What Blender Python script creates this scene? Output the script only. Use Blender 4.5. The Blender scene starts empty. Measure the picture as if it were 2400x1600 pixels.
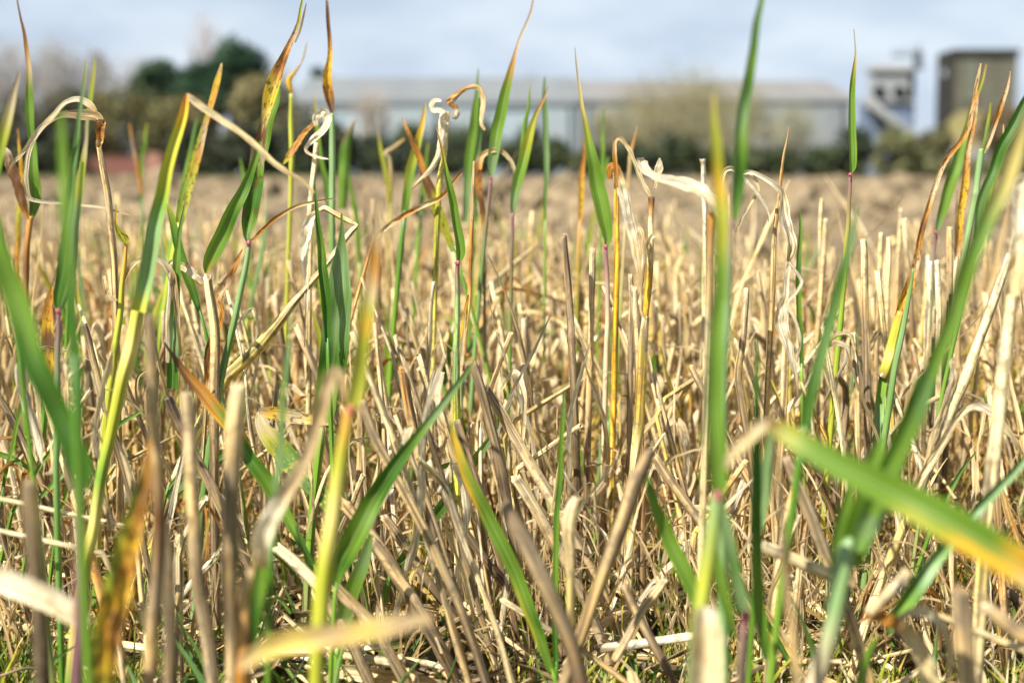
import bpy, math, random
import numpy as np
from mathutils import Vector, noise
R = math.radians
rnd = random.Random(7)
# ------------------------------------------------------------------ camera
scene = bpy.context.scene
H = 0.26                      # lens height above the stubble ground
F = 2400*50/36.0              # focal length in pixels of the 2400 wide photograph
PITCH = math.atan((800-405)/F)
cam_d = bpy.data.cameras.new("camera"); cam = bpy.data.objects.new("camera", cam_d)
scene.collection.objects.link(cam); scene.camera = cam
cam.location = (0, 0, H); cam.rotation_euler = (math.pi/2-PITCH, 0, 0)
cam_d.lens = 50; cam_d.sensor_width = 36; cam_d.clip_start = 0.01; cam_d.clip_end = 3000
cam_d.dof.use_dof = True; cam_d.dof.focus_distance = 0.765; cam_d.dof.aperture_fstop = 7.0
# ------------------------------------------------------------------ world, sun
SUN_EL = R(46); SUN_DIR = (-0.66, -0.75)      # towards the sun, seen from above: left and a little behind the lens
SUN_ROT = math.atan2(SUN_DIR[0], SUN_DIR[1])
world = bpy.data.worlds.new("World"); scene.world = world; world.use_nodes = True
nt = world.node_tree; nt.nodes.clear()
def N(t, ty, **k):
    n = t.nodes.new(ty)
    for a, v in k.items(): setattr(n, a, v)
    return n
out = N(nt, 'ShaderNodeOutputWorld'); bg = N(nt, 'ShaderNodeBackground'); bg.inputs[1].default_value = 0.0505
sky = N(nt, 'ShaderNodeTexSky', sky_type='NISHITA', sun_disc=False, sun_elevation=SUN_EL, sun_rotation=SUN_ROT % (2*math.pi), air_density=1.0, dust_density=0.6, ozone_density=2.0)
tc = N(nt, 'ShaderNodeTexCoord'); mp = N(nt, 'ShaderNodeMapping'); mp.inputs['Scale'].default_value = (1.6, 1.6, 7.0)
nz = N(nt, 'ShaderNodeTexNoise'); nz.inputs['Scale'].default_value = 2.6; nz.inputs['Detail'].default_value = 5; nz.inputs['Roughness'].default_value = .55
rp = N(nt, 'ShaderNodeValToRGB'); rp.color_ramp.elements[0].position = .36; rp.color_ramp.elements[1].position = .66
rp.color_ramp.elements[0].color = (.86, .86, .86, 1); rp.color_ramp.elements[1].color = (.93, .93, .93, 1)
mx = N(nt, 'ShaderNodeMixRGB'); mx.inputs[2].default_value = (5.3, 6.05, 7.1, 1)
L = nt.links.new
mp2 = N(nt, 'ShaderNodeMapping'); mp2.inputs['Scale'].default_value = (4.2, 4.2, 11.0); mp2.inputs['Location'].default_value = (.7, 1.9, .4)
nz2 = N(nt, 'ShaderNodeTexNoise'); nz2.inputs['Scale'].default_value = 1.9; nz2.inputs['Detail'].default_value = 4; nz2.inputs['Roughness'].default_value = .5
rp2 = N(nt, 'ShaderNodeValToRGB'); rp2.color_ramp.elements[0].position = .38; rp2.color_ramp.elements[1].position = .62
rp2.color_ramp.elements[0].color = (.54, .63, .77, 1); rp2.color_ramp.elements[1].color = (.72, .80, .90, 1)
ms2 = N(nt, 'ShaderNodeVectorMath', operation='SCALE'); ms2.inputs['Scale'].default_value = 11.8
L(tc.outputs['Generated'], mp2.inputs[0]); L(mp2.outputs[0], nz2.inputs[0]); L(nz2.outputs[0], rp2.inputs[0]); L(rp2.outputs[0], ms2.inputs[0]); L(ms2.outputs[0], mx.inputs[2])
L(tc.outputs['Generated'], mp.inputs[0]); L(mp.outputs[0], nz.inputs[0]); L(nz.outputs[0], rp.inputs[0])
sxz = N(nt, 'ShaderNodeSeparateXYZ'); mrz = N(nt, 'ShaderNodeMapRange'); mrz.inputs[1].default_value = .04; mrz.inputs[2].default_value = .5; mrz.inputs[3].default_value = 1; mrz.inputs[4].default_value = .3
mlz = N(nt, 'ShaderNodeMath', operation='MULTIPLY')
L(tc.outputs['Generated'], sxz.inputs[0]); L(sxz.outputs[2], mrz.inputs[0]); L(mrz.outputs[0], mlz.inputs[0]); L(rp.outputs[0], mlz.inputs[1]); L(mlz.outputs[0], mx.inputs[0]); L(sky.outputs[0], mx.inputs[1]); L(mx.outputs[0], bg.inputs[0]); L(bg.outputs[0], out.inputs[0])
sd = bpy.data.lights.new("sun", 'SUN'); sd.energy = 5.0; sd.angle = R(0.53); sd.color = (1.0, .955, .875)
so = bpy.data.objects.new("sun", sd); scene.collection.objects.link(so)
v = Vector((SUN_DIR[0]*math.cos(SUN_EL), SUN_DIR[1]*math.cos(SUN_EL), math.sin(SUN_EL)))
so.rotation_euler = v.to_track_quat('Z', 'Y').to_euler()
scene.view_settings.view_transform = 'Standard'; scene.view_settings.look = 'None'
scene.view_settings.exposure = 0.98; scene.view_settings.gamma = 1.0
scene.cycles.max_bounces = 8; scene.cycles.transparent_max_bounces = 4

# ------------------------------------------------------------------ geometry helpers
CP, SP = math.cos(PITCH), math.sin(PITCH)
def P(px, py, d):
    """world point at ground distance d seen at pixel px, py of the photograph"""
    a = (px-1200)/F; b = (800-py)/F
    y = CP+b*SP; z = -SP+b*CP; k = d/y
    return np.array((a*k, d, H+z*k))
def proj(p):
    y = p[1]*CP-(p[2]-H)*SP; z = p[1]*SP+(p[2]-H)*CP
    if y <= 0.01: return None
    return 1200+F*p[0]/y, 800-F*z/y, y
def sstep(a, b, x):
    t = min(1, max(0, (x-a)/(b-a))); return t*t*(3-2*t)
def stub_end(x): return 2.3-.62*sstep(.0, .42, x)+.10*noise.noise((x*3, 7.1, 0))
def ground_z(x, y):
    m = sstep(0, .4, y-stub_end(x))
    z = 0.008*noise.noise((x*9, y*9, 0)) + 0.003*noise.noise((x*40, y*40, 3))
    if m > 0:
        k = min(1.25, max(.85, y/4)); fade = 1-sstep(40, 120, y)
        a = 0.065*noise.noise((x*3, y*2.0, 5)) + 0.042*noise.noise((x*11, y*8, 9)) + 0.022*abs(noise.noise((x*26, y*26, 2)))
        a += .13*max(0, noise.noise((x*1.1, y*.8, 21))-.08)*sstep(3, 5, y)*(1-sstep(14, 20, y))
        z += m*(a*k*fade+0.015+.035*sstep(2.2, 10, y)*fade)
    return z
PAL = dict(g=(.165,.30,.028), G=(.06,.17,.012), b=(.125,.245,.05), B=(.21,.33,.12), y=(.40,.41,.035), Y=(.76,.46,.035), e=(.68,.55,.16),
           o=(.55,.25,.04), O=(.15,.065,.022), c=(.85,.73,.46), w=(.92,.85,.68), t=(.66,.49,.26), s=(.38,.29,.18), d=(.12,.085,.055),
           q=(.55,.435,.275), p=(.22,.10,.11), r=(.42,.07,.10), k=(.02,.015,.01))
def catmull(pts, sub):
    pts = np.array(pts, float); n = len(pts)
    if n < 2: return pts
    ext = np.vstack([2*pts[0]-pts[1], pts, 2*pts[-1]-pts[-2]]); outp = []
    for i in range(n-1):
        p0, p1, p2, p3 = ext[i:i+4]
        for k in range(sub):
            t = k/sub
            outp.append(.5*((2*p1)+(-p0+p2)*t+(2*p0-5*p1+4*p2-p3)*t*t+(-p0+3*p1-3*p2+p3)*t**3))
    outp.append(pts[-1]); return np.array(outp)
def cols_at(spec, ts):
    if isinstance(spec, str): spec = [PAL[c] for c in spec]
    a = np.array(spec, float)
    if len(a) == 1: a = np.vstack([a, a])
    x = np.linspace(0, 1, len(a))
    return np.stack([np.interp(ts, x, a[:, k]) for k in range(3)], 1)
class MB:
    def __init__(s): s.v, s.f, s.c, s.u, s.n = [], [], [], [], 0
    def add(s, v, f, c, u):
        s.v.append(np.asarray(v, float)); s.c.append(np.asarray(c, float)); s.u.append(np.asarray(u, float))
        s.f.append(np.asarray(f, int)+s.n); s.n += len(v)
    def arr(s): return np.vstack(s.v), np.vstack(s.f), np.vstack(s.c), np.vstack(s.u)
def make_mesh(name, arrs, mat, smooth=True):
    V, Fa, C, U = arrs
    me = bpy.data.meshes.new(name)
    me.vertices.add(len(V)); me.vertices.foreach_set('co', V.astype(np.float32).ravel())
    tri = Fa[:, 2] == Fa[:, 3]
    cnt = np.where(tri, 3, 4); start = np.concatenate([[0], np.cumsum(cnt)[:-1]])
    mask = np.ones(Fa.shape, bool); mask[tri, 3] = False
    li = Fa[mask]
    me.loops.add(len(li)); me.loops.foreach_set('vertex_index', li.astype(np.int32))
    me.polygons.add(len(Fa)); me.polygons.foreach_set('loop_start', start.astype(np.int32))
    try: me.polygons.foreach_set('loop_total', cnt.astype(np.int32))
    except Exception: pass
    me.polygons.foreach_set('use_smooth', np.full(len(Fa), smooth))
    ca = me.color_attributes.new('Col', 'FLOAT_COLOR', 'POINT')
    ca.data.foreach_set('color', np.hstack([C, np.ones((len(C), 1))]).astype(np.float32).ravel())
    uv = me.uv_layers.new(name='UVMap'); uv.data.foreach_set('uv', U[li].astype(np.float32).ravel())
    me.update(calc_edges=True); me.validate()
    if mat: me.materials.append(mat)
    return me
def frames(C):
    T = np.gradient(C, axis=0); T /= np.linalg.norm(T, axis=1)[:, None]+1e-12
    return T
def ribbon(mb, C, W, cols, face=0.0, twist=0.0, gutter=0.25, nt_=5, wav=0.0, seed=0, edge=None, view=None, ragged=0.0, crk=0.0):
    """leaf blade along C (n,3), widths W in metres; face = yaw of the blade away from the viewer side, gutter = fold depth"""
    n = len(C); T = frames(C); rs = random.Random(seed)
    seg = np.concatenate([[0], np.cumsum(np.linalg.norm(np.diff(C, axis=0), axis=1))]); tt = seg/max(seg[-1], 1e-9)
    ph = rs.uniform(0, 6.3); ph2 = rs.uniform(0, 6.3)
    V = []; U = []; CC = []
    ts = np.linspace(-1, 1, nt_)
    sh = [np.clip(tt+.075*np.array([noise.noise((t*3.1+ph, q*2.5, ph2)) for q in tt]), 0, 1) for t in ts]
    baseJ = [cols_at(cols, s_) for s_ in sh]; ecolJ = [cols_at(edge, s_) for s_ in sh] if edge else None
    for i in range(n):
        vw = np.array((0, -1.0, 0.12)) if view is None else np.asarray(view)
        nr = vw-T[i]*np.dot(vw, T[i])
        if np.linalg.norm(nr) < 1e-3: nr = np.array((1.0, 0, 0))
        nr /= np.linalg.norm(nr); sd_ = np.cross(T[i], nr)
        a = face+twist*(tt[i]-.35)+wav*math.sin(tt[i]*9+ph)*.5
        s2 = sd_*math.cos(a)+nr*math.sin(a); n2 = nr*math.cos(a)-sd_*math.sin(a)
        w = W[i]*.5
        for j, t in enumerate(ts):
            rg = 1+ragged*noise.noise((tt[i]*25+ph, t*2, ph2)) if ragged else 1
            off = gutter*w*(abs(t)**1.3)*1.0
            rip = wav*w*.35*math.sin(tt[i]*31+ph2+t*1.5)*abs(t)
            if crk: rip += crk*w*noise.noise((tt[i]*16+ph, t*1.6, ph2))*1.6; rg *= 1+crk*.35*noise.noise((tt[i]*11, ph, 1))
            V.append(C[i]+s2*(w*t*rg)+n2*(off+rip)); U.append(((t+1)/2, seg[i]*100))
            c = baseJ[j][i]
            if ecolJ is not None:
                k = sstep(-.05, .75, t+.35*noise.noise((tt[i]*7+ph, t, 3))); c = c*(1-k)+ecolJ[j][i]*k
            CC.append(c)
    f = []
    for i in range(n-1):
        for j in range(nt_-1):
            a = i*nt_+j; f.append((a, a+1, a+nt_+1, a+nt_))
    mb.add(V, f, CC, U)
def tube(mb, C, Rr, cols, sides=10, nodes=(), open_top=False, seed=0, squash=0.0, jag=0.0, rib=0.0):
    """hollow straw along C from TOP to ROOT; nodes = fractions along it"""
    n = len(C); T = frames(C); rs = random.Random(seed); ph = rs.uniform(0, 9)
    seg = np.concatenate([[0], np.cumsum(np.linalg.norm(np.diff(C, axis=0), axis=1))]); tt = seg/max(seg[-1], 1e-9)
    base = cols_at(cols, tt); V = []; U = []; CC = []
    ref = np.array((0.3, -1.0, 0.1)); m = sides+1
    dark = np.array(PAL['d'])
    for i in range(n):
        a = ref-T[i]*np.dot(ref, T[i]); a /= np.linalg.norm(a)+1e-9; b = np.cross(T[i], a)
        r = Rr[i]*(1+.05*noise.noise((tt[i]*14+ph, ph, 0))); c = base[i]
        for nd in nodes:
            q = abs(seg[i]-nd*seg[-1])/0.0035
            if q < 1: r *= 1+.30*(1-q*q); c = c*(.45+.55*q)+dark*(.55-.55*q)
        for j in range(m):
            an = 2*math.pi*j/sides
            rr = r*(1+rib*(j % 2))
            dj = T[i]*(-jag*r*noise.noise((j % sides*1.7, ph, 2))*2) if (i == 0 and jag) else 0
            V.append(C[i]+a*(math.cos(an)*rr)+b*(math.sin(an)*rr*(1-squash))+dj); U.append((j/sides, seg[i]*100)); CC.append(c)
    f = [(i*m+j, i*m+j+1, (i+1)*m+j+1, (i+1)*m+j) for i in range(n-1) for j in range(sides)]
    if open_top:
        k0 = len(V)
        for q, (dep, sc, dk) in enumerate(((0, .80, 1.0), (2.5*Rr[0], .76, .45), (2.6*Rr[0], .01, .2))):  # bore colour darkens with depth, shade inside the straw painted in
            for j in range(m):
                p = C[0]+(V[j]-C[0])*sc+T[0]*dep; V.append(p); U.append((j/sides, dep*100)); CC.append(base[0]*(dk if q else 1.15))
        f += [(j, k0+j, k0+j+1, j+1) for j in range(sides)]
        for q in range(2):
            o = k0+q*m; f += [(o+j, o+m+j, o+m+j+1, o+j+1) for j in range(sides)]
    else:
        k0 = len(V); V.append(C[0]-T[0]*Rr[0]*.3); U.append((.5, 0)); CC.append(base[0])
        f += [(k0, j+1, j, j) for j in range(sides)]
    f = [tuple(x) for x in f]
    mb.add(V, f, CC, U)
# ------------------------------------------------------------------ materials
def mat_plant(name, transl=0.3, streak=.35, rough=.5, spec=.35, blot=0.0, blotcol=(.2, .1, .03), uS=30, vS=.5, bump=.25, sheen=0, blotscale=2.5, midrib=0.0, blotedge=(.5, .62), vary=0.0, bdist=.0006):
    m = bpy.data.materials.new(name); m.use_nodes = True; t = m.node_tree; t.nodes.clear(); L = t.links.new
    o = N(t, 'ShaderNodeOutputMaterial'); b = N(t, 'ShaderNodeBsdfPrincipled'); at = N(t, 'ShaderNodeAttribute', attribute_name='Col')
    uv = N(t, 'ShaderNodeUVMap'); mp = N(t, 'ShaderNodeMapping'); mp.inputs['Scale'].default_value = (uS, vS, 1)
    nz = N(t, 'ShaderNodeTexNoise'); nz.inputs['Scale'].default_value = 1; nz.inputs['Detail'].default_value = 4
    oi = N(t, 'ShaderNodeObjectInfo'); cx = N(t, 'ShaderNodeCombineXYZ'); mul = N(t, 'ShaderNodeMath', operation='MULTIPLY'); mul.inputs[1].default_value = 57
    L(oi.outputs['Random'], mul.inputs[0]); L(mul.outputs[0], cx.inputs[2]); L(cx.outputs[0], mp.inputs['Location'])
    L(uv.outputs[0], mp.inputs[0]); L(mp.outputs[0], nz.inputs[0])
    mr = N(t, 'ShaderNodeMapRange'); mr.inputs[1].default_value = .38; mr.inputs[2].default_value = .60; mr.inputs[3].default_value = 1-streak; mr.inputs[4].default_value = 1+streak*.3
    L(nz.outputs[0], mr.inputs[0])
    mm = N(t, 'ShaderNodeMixRGB', blend_type='MULTIPLY'); mm.inputs[0].default_value = 1; L(at.outputs['Color'], mm.inputs[1]); L(mr.outputs[0], mm.inputs[2])
    col = mm.outputs[0]
    if vary:      # each piece has weathered to its own tone, warmer or greyer along its length
        rr = N(t, 'ShaderNodeValToRGB'); rr.color_ramp.elements[0].color = (.82, .77, .70, 1); rr.color_ramp.elements[1].color = (1.25, 1.22, 1.14, 1); e = rr.color_ramp.elements.new(.5); e.color = (1.06, .99, .87, 1)
        L(oi.outputs['Random'], rr.inputs[0]); mv = N(t, 'ShaderNodeMixRGB', blend_type='MULTIPLY'); mv.inputs[0].default_value = vary; L(col, mv.inputs[1]); L(rr.outputs[0], mv.inputs[2])
        mp3 = N(t, 'ShaderNodeMapping'); mp3.inputs['Scale'].default_value = (1.2, .35, 1); n3 = N(t, 'ShaderNodeTexNoise'); n3.inputs['Scale'].default_value = 1.3; n3.inputs['Detail'].default_value = 3
        L(cx.outputs[0], mp3.inputs['Location']); L(uv.outputs[0], mp3.inputs[0]); L(mp3.outputs[0], n3.inputs[0])
        r4 = N(t, 'ShaderNodeValToRGB'); r4.color_ramp.elements[0].position = .40; r4.color_ramp.elements[1].position = .60; r4.color_ramp.elements[0].color = (.84, .84, .84, 1); r4.color_ramp.elements[1].color = (1.10, 1.02, .80, 1)
        L(n3.outputs[0], r4.inputs[0]); m4 = N(t, 'ShaderNodeMixRGB', blend_type='MULTIPLY'); m4.inputs[0].default_value = vary; L(mv.outputs[0], m4.inputs[1]); L(r4.outputs[0], m4.inputs[2]); col = m4.outputs[0]
    geo = N(t, 'ShaderNodeNewGeometry')
    if blot > 0:
        n2 = N(t, 'ShaderNodeTexNoise'); n2.inputs['Scale'].default_value = blotscale; n2.inputs['Detail'].default_value = 6; n2.inputs['Roughness'].default_value = .65
        mp2 = N(t, 'ShaderNodeMapping'); mp2.inputs['Scale'].default_value = (1.3, .8, 1)
        L(cx.outputs[0], mp2.inputs['Location']); L(uv.outputs[0], mp2.inputs[0]); L(mp2.outputs[0], n2.inputs[0])
        r2 = N(t, 'ShaderNodeMapRange'); r2.inputs[1].default_value = blotedge[0]; r2.inputs[2].default_value = blotedge[1]; r2.inputs[4].default_value = blot
        L(n2.outputs[0], r2.inputs[0])
        m2 = N(t, 'ShaderNodeMixRGB'); m2.inputs[2].default_value = (*blotcol, 1); L(r2.outputs[0], m2.inputs[0]); L(col, m2.inputs[1]); col = m2.outputs[0]
    if midrib:
        sx = N(t, 'ShaderNodeSeparateXYZ'); L(uv.outputs[0], sx.inputs[0])
        ab = N(t, 'ShaderNodeMath', operation='SUBTRACT'); ab.inputs[1].default_value = .5; L(sx.outputs[0], ab.inputs[0])
        a2 = N(t, 'ShaderNodeMath', operation='ABSOLUTE'); L(ab.outputs[0], a2.inputs[0])
        r3 = N(t, 'ShaderNodeMapRange'); r3.inputs[1].default_value = 0; r3.inputs[2].default_value = .07; r3.inputs[3].default_value = midrib; r3.inputs[4].default_value = 0
        L(a2.outputs[0], r3.inputs[0])
        m3 = N(t, 'ShaderNodeMixRGB'); m3.inputs[2].default_value = (.38, .46, .22, 1); L(r3.outputs[0], m3.inputs[0]); L(col, m3.inputs[1]); col = m3.outputs[0]
    L(col, b.inputs['Base Color']); b.inputs['Roughness'].default_value = rough; b.inputs['Specular IOR Level'].default_value = spec
    bp = N(t, 'ShaderNodeBump'); bp.inputs['Strength'].default_value = bump; bp.inputs['Distance'].default_value = bdist
    L(nz.outputs[0], bp.inputs['Height']); L(bp.outputs[0], b.inputs['Normal'])
    if transl:
        tr = N(t, 'ShaderNodeBsdfTranslucent'); L(col, tr.inputs[0]); ms = N(t, 'ShaderNodeMixShader'); ms.inputs[0].default_value = transl
        L(b.outputs[0], ms.inputs[1]); L(tr.outputs[0], ms.inputs[2]); L(ms.outputs[0], o.inputs[0])
    else: L(b.outputs[0], o.inputs[0])
    return m
M = dict(
    green=mat_plant('green_leaf', .40, .3, .42, .4, uS=14, vS=.06, bump=.6, midrib=.3),
    sick=mat_plant('yellowing_leaf', .30, .35, .5, .35, blot=.85, blotcol=(.13, .055, .012), uS=24, vS=.3, bump=.4, blotscale=3.2, blotedge=(.52, .6)),
    spot=mat_plant('blotched_leaf', .25, .3, .45, .4, blot=.85, blotcol=(.50, .40, .08), uS=14, vS=.2, bump=.4, blotscale=3.4, blotedge=(.52, .58)),
    gstem=mat_plant('green_stem', .0, .22, .42, .45, uS=14, vS=.15, bump=.3),
    dry=mat_plant('dry_leaf', .32, .5, .62, .2, blot=.5, blotcol=(.45, .26, .10), uS=9, vS=.2, bump=1.0, bdist=.001, blotscale=1.8, blotedge=(.52, .62), vary=.7),
    straw=mat_plant('straw', .0, .72, .48, .35, blot=.6, blotcol=(.15, .11, .07), uS=7, vS=.16, bump=1.0, bdist=.0012, blotscale=2.2, blotedge=(.50, .60), vary=.85),
    fine=mat_plant('ground_grass', .35, .15, .5, .3, uS=3, vS=1, bump=0),
)
def mat_simple(name, c1, c2, scale=5, rough=.9, detail=6, bump=0, dist=.01, c3=None, coord='Object', stretch=(1, 1, 1), spec=.3):
    m = bpy.data.materials.new(name); m.use_nodes = True; t = m.node_tree; L = t.links.new
    b = t.nodes['Principled BSDF']; b.inputs['Roughness'].default_value = rough; b.inputs['Specular IOR Level'].default_value = spec
    tc = N(t, 'ShaderNodeTexCoord'); mp = N(t, 'ShaderNodeMapping'); mp.inputs['Scale'].default_value = stretch; nz = N(t, 'ShaderNodeTexNoise')
    nz.inputs['Scale'].default_value = scale; nz.inputs['Detail'].default_value = detail; nz.inputs['Roughness'].default_value = .6
    r = N(t, 'ShaderNodeValToRGB'); r.color_ramp.elements[0].color = (*c1, 1); r.color_ramp.elements[1].color = (*c2, 1)
    r.color_ramp.elements[0].position = .32; r.color_ramp.elements[1].position = .68
    if c3: e = r.color_ramp.elements.new(.5); e.color = (*c3, 1)
    L(tc.outputs[coord], mp.inputs[0]); L(mp.outputs[0], nz.inputs[0]); L(nz.outputs[0], r.inputs[0]); L(r.outputs[0], b.inputs['Base Color'])
    if bump:
        bp = N(t, 'ShaderNodeBump'); bp.inputs['Strength'].default_value = bump; bp.inputs['Distance'].default_value = dist
        L(nz.outputs[0], bp.inputs['Height']); L(bp.outputs[0], b.inputs['Normal'])
    return m
# ------------------------------------------------------------------ object helpers
col_main = scene.collection
def link(name, me, parent=None):
    o = bpy.data.objects.new(name, me); col_main.objects.link(o)
    if parent: o.parent = parent
    return o
def tag(o, label=None, cat=None, group=None, kind=None):
    if label: o['label'] = label
    if cat: o['category'] = cat
    if group: o['group'] = group
    if kind: o['kind'] = kind
    return o
def empty(name, loc, label, cat, group=None):
    o = bpy.data.objects.new(name, None); col_main.objects.link(o); o.location = loc; o.empty_display_size = .01
    return tag(o, label, cat, group)
# ------------------------------------------------------------------ ground
def build_ground():
    ys = []; y = -1.2
    while y < 0.4: ys.append(y); y += .08
    while y < 2.6: ys.append(y); y += .016
    while y < 900: ys.append(y); y += max(.016, .011*y-.012)
    V = []; ng = 190
    for y in ys:
        hw = 1.1+max(0, y)*.75 if y < 60 else 46+(y-60)*2.2
        for i in range(ng):
            x = hw*(2*i/(ng-1)-1); V.append((x, y, ground_z(x, y)))
    f = [(a*ng+b, a*ng+b+1, (a+1)*ng+b+1, (a+1)*ng+b) for a in range(len(ys)-1) for b in range(ng-1)]
    V = np.array(V); me = make_mesh('ground', (V, np.array(f), np.full((len(V), 3), .3), V[:, :2]*10), None)
    m = bpy.data.materials.new('soil'); m.use_nodes = True; t = m.node_tree; L = t.links.new; b = t.nodes['Principled BSDF']; b.inputs['Roughness'].default_value = .95
    b.inputs['Specular IOR Level'].default_value = .15
    tc = N(t, 'ShaderNodeTexCoord')
    n1 = N(t, 'ShaderNodeTexNoise'); n1.inputs['Scale'].default_value = 9; n1.inputs['Detail'].default_value = 8
    r1 = N(t, 'ShaderNodeValToRGB'); r1.color_ramp.elements[0].color = (.085, .06, .034, 1); r1.color_ramp.elements[1].color = (.19, .14, .08, 1); r1.color_ramp.elements[0].position = .35; r1.color_ramp.elements[1].position = .65  # soil darker than the clods, shade of the gaps put into the colour
    n2 = N(t, 'ShaderNodeTexNoise'); n2.inputs['Scale'].default_value = 16; n2.inputs['Detail'].default_value = 6
    r2 = N(t, 'ShaderNodeValToRGB'); r2.color_ramp.elements[0].color = (.08, .058, .032, 1); r2.color_ramp.elements[1].color = (.10, .13, .028, 1); r2.color_ramp.elements[0].position = .45; r2.color_ramp.elements[1].position = .6
    sx = N(t, 'ShaderNodeSeparateXYZ'); mr = N(t, 'ShaderNodeMapRange'); mr.inputs[1].default_value = 1.7; mr.inputs[2].default_value = 2.3
    mxx = N(t, 'ShaderNodeMixRGB')
    L(tc.outputs['Object'], n1.inputs[0]); L(tc.outputs['Object'], n2.inputs[0]); L(tc.outputs['Object'], sx.inputs[0]); L(sx.outputs[1], mr.inputs[0])
    L(n1.outputs[0], r1.inputs[0]); L(n2.outputs[0], r2.inputs[0]); L(mr.outputs[0], mxx.inputs[0]); L(r2.outputs[0], mxx.inputs[1]); L(r1.outputs[0], mxx.inputs[2])
    L(mxx.outputs[0], b.inputs['Base Color'])
    bp = N(t, 'ShaderNodeBump'); bp.inputs['Distance'].default_value = .006; bp.inputs['Strength'].default_value = .8
    n3 = N(t, 'ShaderNodeTexNoise'); n3.inputs['Scale'].default_value = 90; n3.inputs['Detail'].default_value = 5; L(tc.outputs['Object'], n3.inputs[0]); L(n3.outputs[0], bp.inputs['Height']); L(bp.outputs[0], b.inputs['Normal'])
    me.materials.append(m); o = link('ground', me); tag(o, 'stubble ground running into bare ploughed soil', kind='structure')
build_ground()
# generic scatter: nearest / largest in view become objects, the others one stuff mesh
def in_frame(p, m=0):
    q = proj(p)
    return q and -m < q[0] < 2400+m and -m < q[1] < 1600+m
def rotz(a):
    c, s = math.cos(a), math.sin(a); return np.array(((c, -s, 0), (s, c, 0), (0, 0, 1)))
def roteuler(rx, ry, rz):
    from mathutils import Euler
    return np.array(Euler((rx, ry, rz)).to_matrix())
def merge_stuff(name, variants, items, mat, label, cat=None, smooth=True, warm=False):
    """items: (variant, location, (rx,ry,rz), scale)"""
    Vs, Fs, Cs, Us = [], [], [], []; n = 0
    for k, loc, rot, sc in items:
        V, Fa, C, U = variants[k]; Rm = roteuler(*rot)
        Vs.append((V*sc)@Rm.T+np.array(loc)); Fs.append(Fa+n); tn = rnd.random(); Cs.append(C*(np.array((.78, .71, .60))*(1-tn)+np.array((1.3, 1.25, 1.15))*tn if warm else rnd.uniform(.85, 1.1))); Us.append(U); n += len(V)
    if not Vs: return
    me = make_mesh(name, (np.vstack(Vs), np.vstack(Fs), np.vstack(Cs), np.vstack(Us)), mat, smooth)
    return tag(link(name, me), label, cat, kind='stuff')
# ------------------------------------------------------------------ soil clods
def clod_variant(seed):
    import bmesh
    bm = bmesh.new(); bmesh.ops.create_icosphere(bm, subdivisions=3, radius=1)
    for v in bm.verts:
        p = v.co.copy(); s = seed*3.7
        k = 1+.42*noise.noise((p.x*1.1+s, p.y*1.1, p.z*1.1))+.22*noise.noise((p.x*2.7+s, p.y*2.7, p.z*2.7+4))+.10*noise.noise((p.x*7+s, p.y*7, p.z*7))
        v.co = p*k; v.co.z *= .72
    V = np.array([v.co[:] for v in bm.verts]); f = np.array([[v.index for v in fc.verts]+[fc.verts[-1].index] for fc in bm.faces]); bm.free()
    return V, f, np.full((len(V), 3), .4), V[:, :2]
soil_m = mat_simple('clod_soil', (.12, .085, .05), (.28, .215, .13), scale=11, rough=.95, bump=1, dist=.01, c3=(.22, .168, .10), spec=.15)
clod_v = [clod_variant(i) for i in range(8)]
clod_me = [make_mesh('soil_clod', c, soil_m, False) for c in clod_v]
for me in clod_me: me.polygons.foreach_set('use_smooth', np.ones(len(me.polygons), bool))
def clod_label(px, d, s):
    side = 'left' if px < 800 else 'middle' if px < 1600 else 'right'
    size = 'large' if s > .036 else 'fist sized' if s > .024 else 'small'
    where = 'just behind the stubble' if d < 2.7 else 'in the middle field' if d < 4.2 else 'far out'
    return f'{size} pale brown clod of dry soil {where}, {side} of the photo'
items = []
rc = random.Random(11)
for i in range(9500):
    u = rc.random()**1.15; d = 1.85*math.exp(u*2.9); x = d*rc.uniform(-.5, .5)
    s = min(.105, max(.010, rc.lognormvariate(-3.62, .72)))*(.85 if d < 4 else .85+(d-4)*.012)
    if noise.noise((x*2.2, d*1.4, 3)) > .25: s *= 1.35
    if d < stub_end(x)+.12: continue
    items.append((rc.randrange(8), (x, d, ground_z(x, d)+s*.25), (rc.uniform(-.4, .4), rc.uniform(-.4, .4), rc.uniform(0, 6.3)), s))
def score(t):
    q = proj(t[1]); return -(t[3]/t[1][1]) if (q and -20 < q[0] < 2420) else 1
for i in range(2600):
    d = rc.uniform(1.65, 4.2); x = d*rc.uniform(-.12, .5); s = rc.uniform(.012, .045)*(.7+.12*d)
    if d < stub_end(x)+.05: continue
    items.append((rc.randrange(8), (x, d, ground_z(x, d)+s*.45), (rc.uniform(-.5, .5), rc.uniform(-.5, .5), rc.uniform(0, 6.3)), s))
items.sort(key=score)
for k, loc, rot, sc in items[:290]:
    o = link('soil_clod', clod_me[k]); o.location = loc; o.rotation_euler = rot; o.scale = (sc,)*3
    q = proj(loc); tag(o, clod_label(q[0], loc[1], sc), 'soil clod', 'soil clods of the ploughed field')
small_v = []
merge_stuff('soil_crumbs', clod_v, items[290:290+9500], soil_m, 'rough crumbled soil covering the ploughed field')
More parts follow.
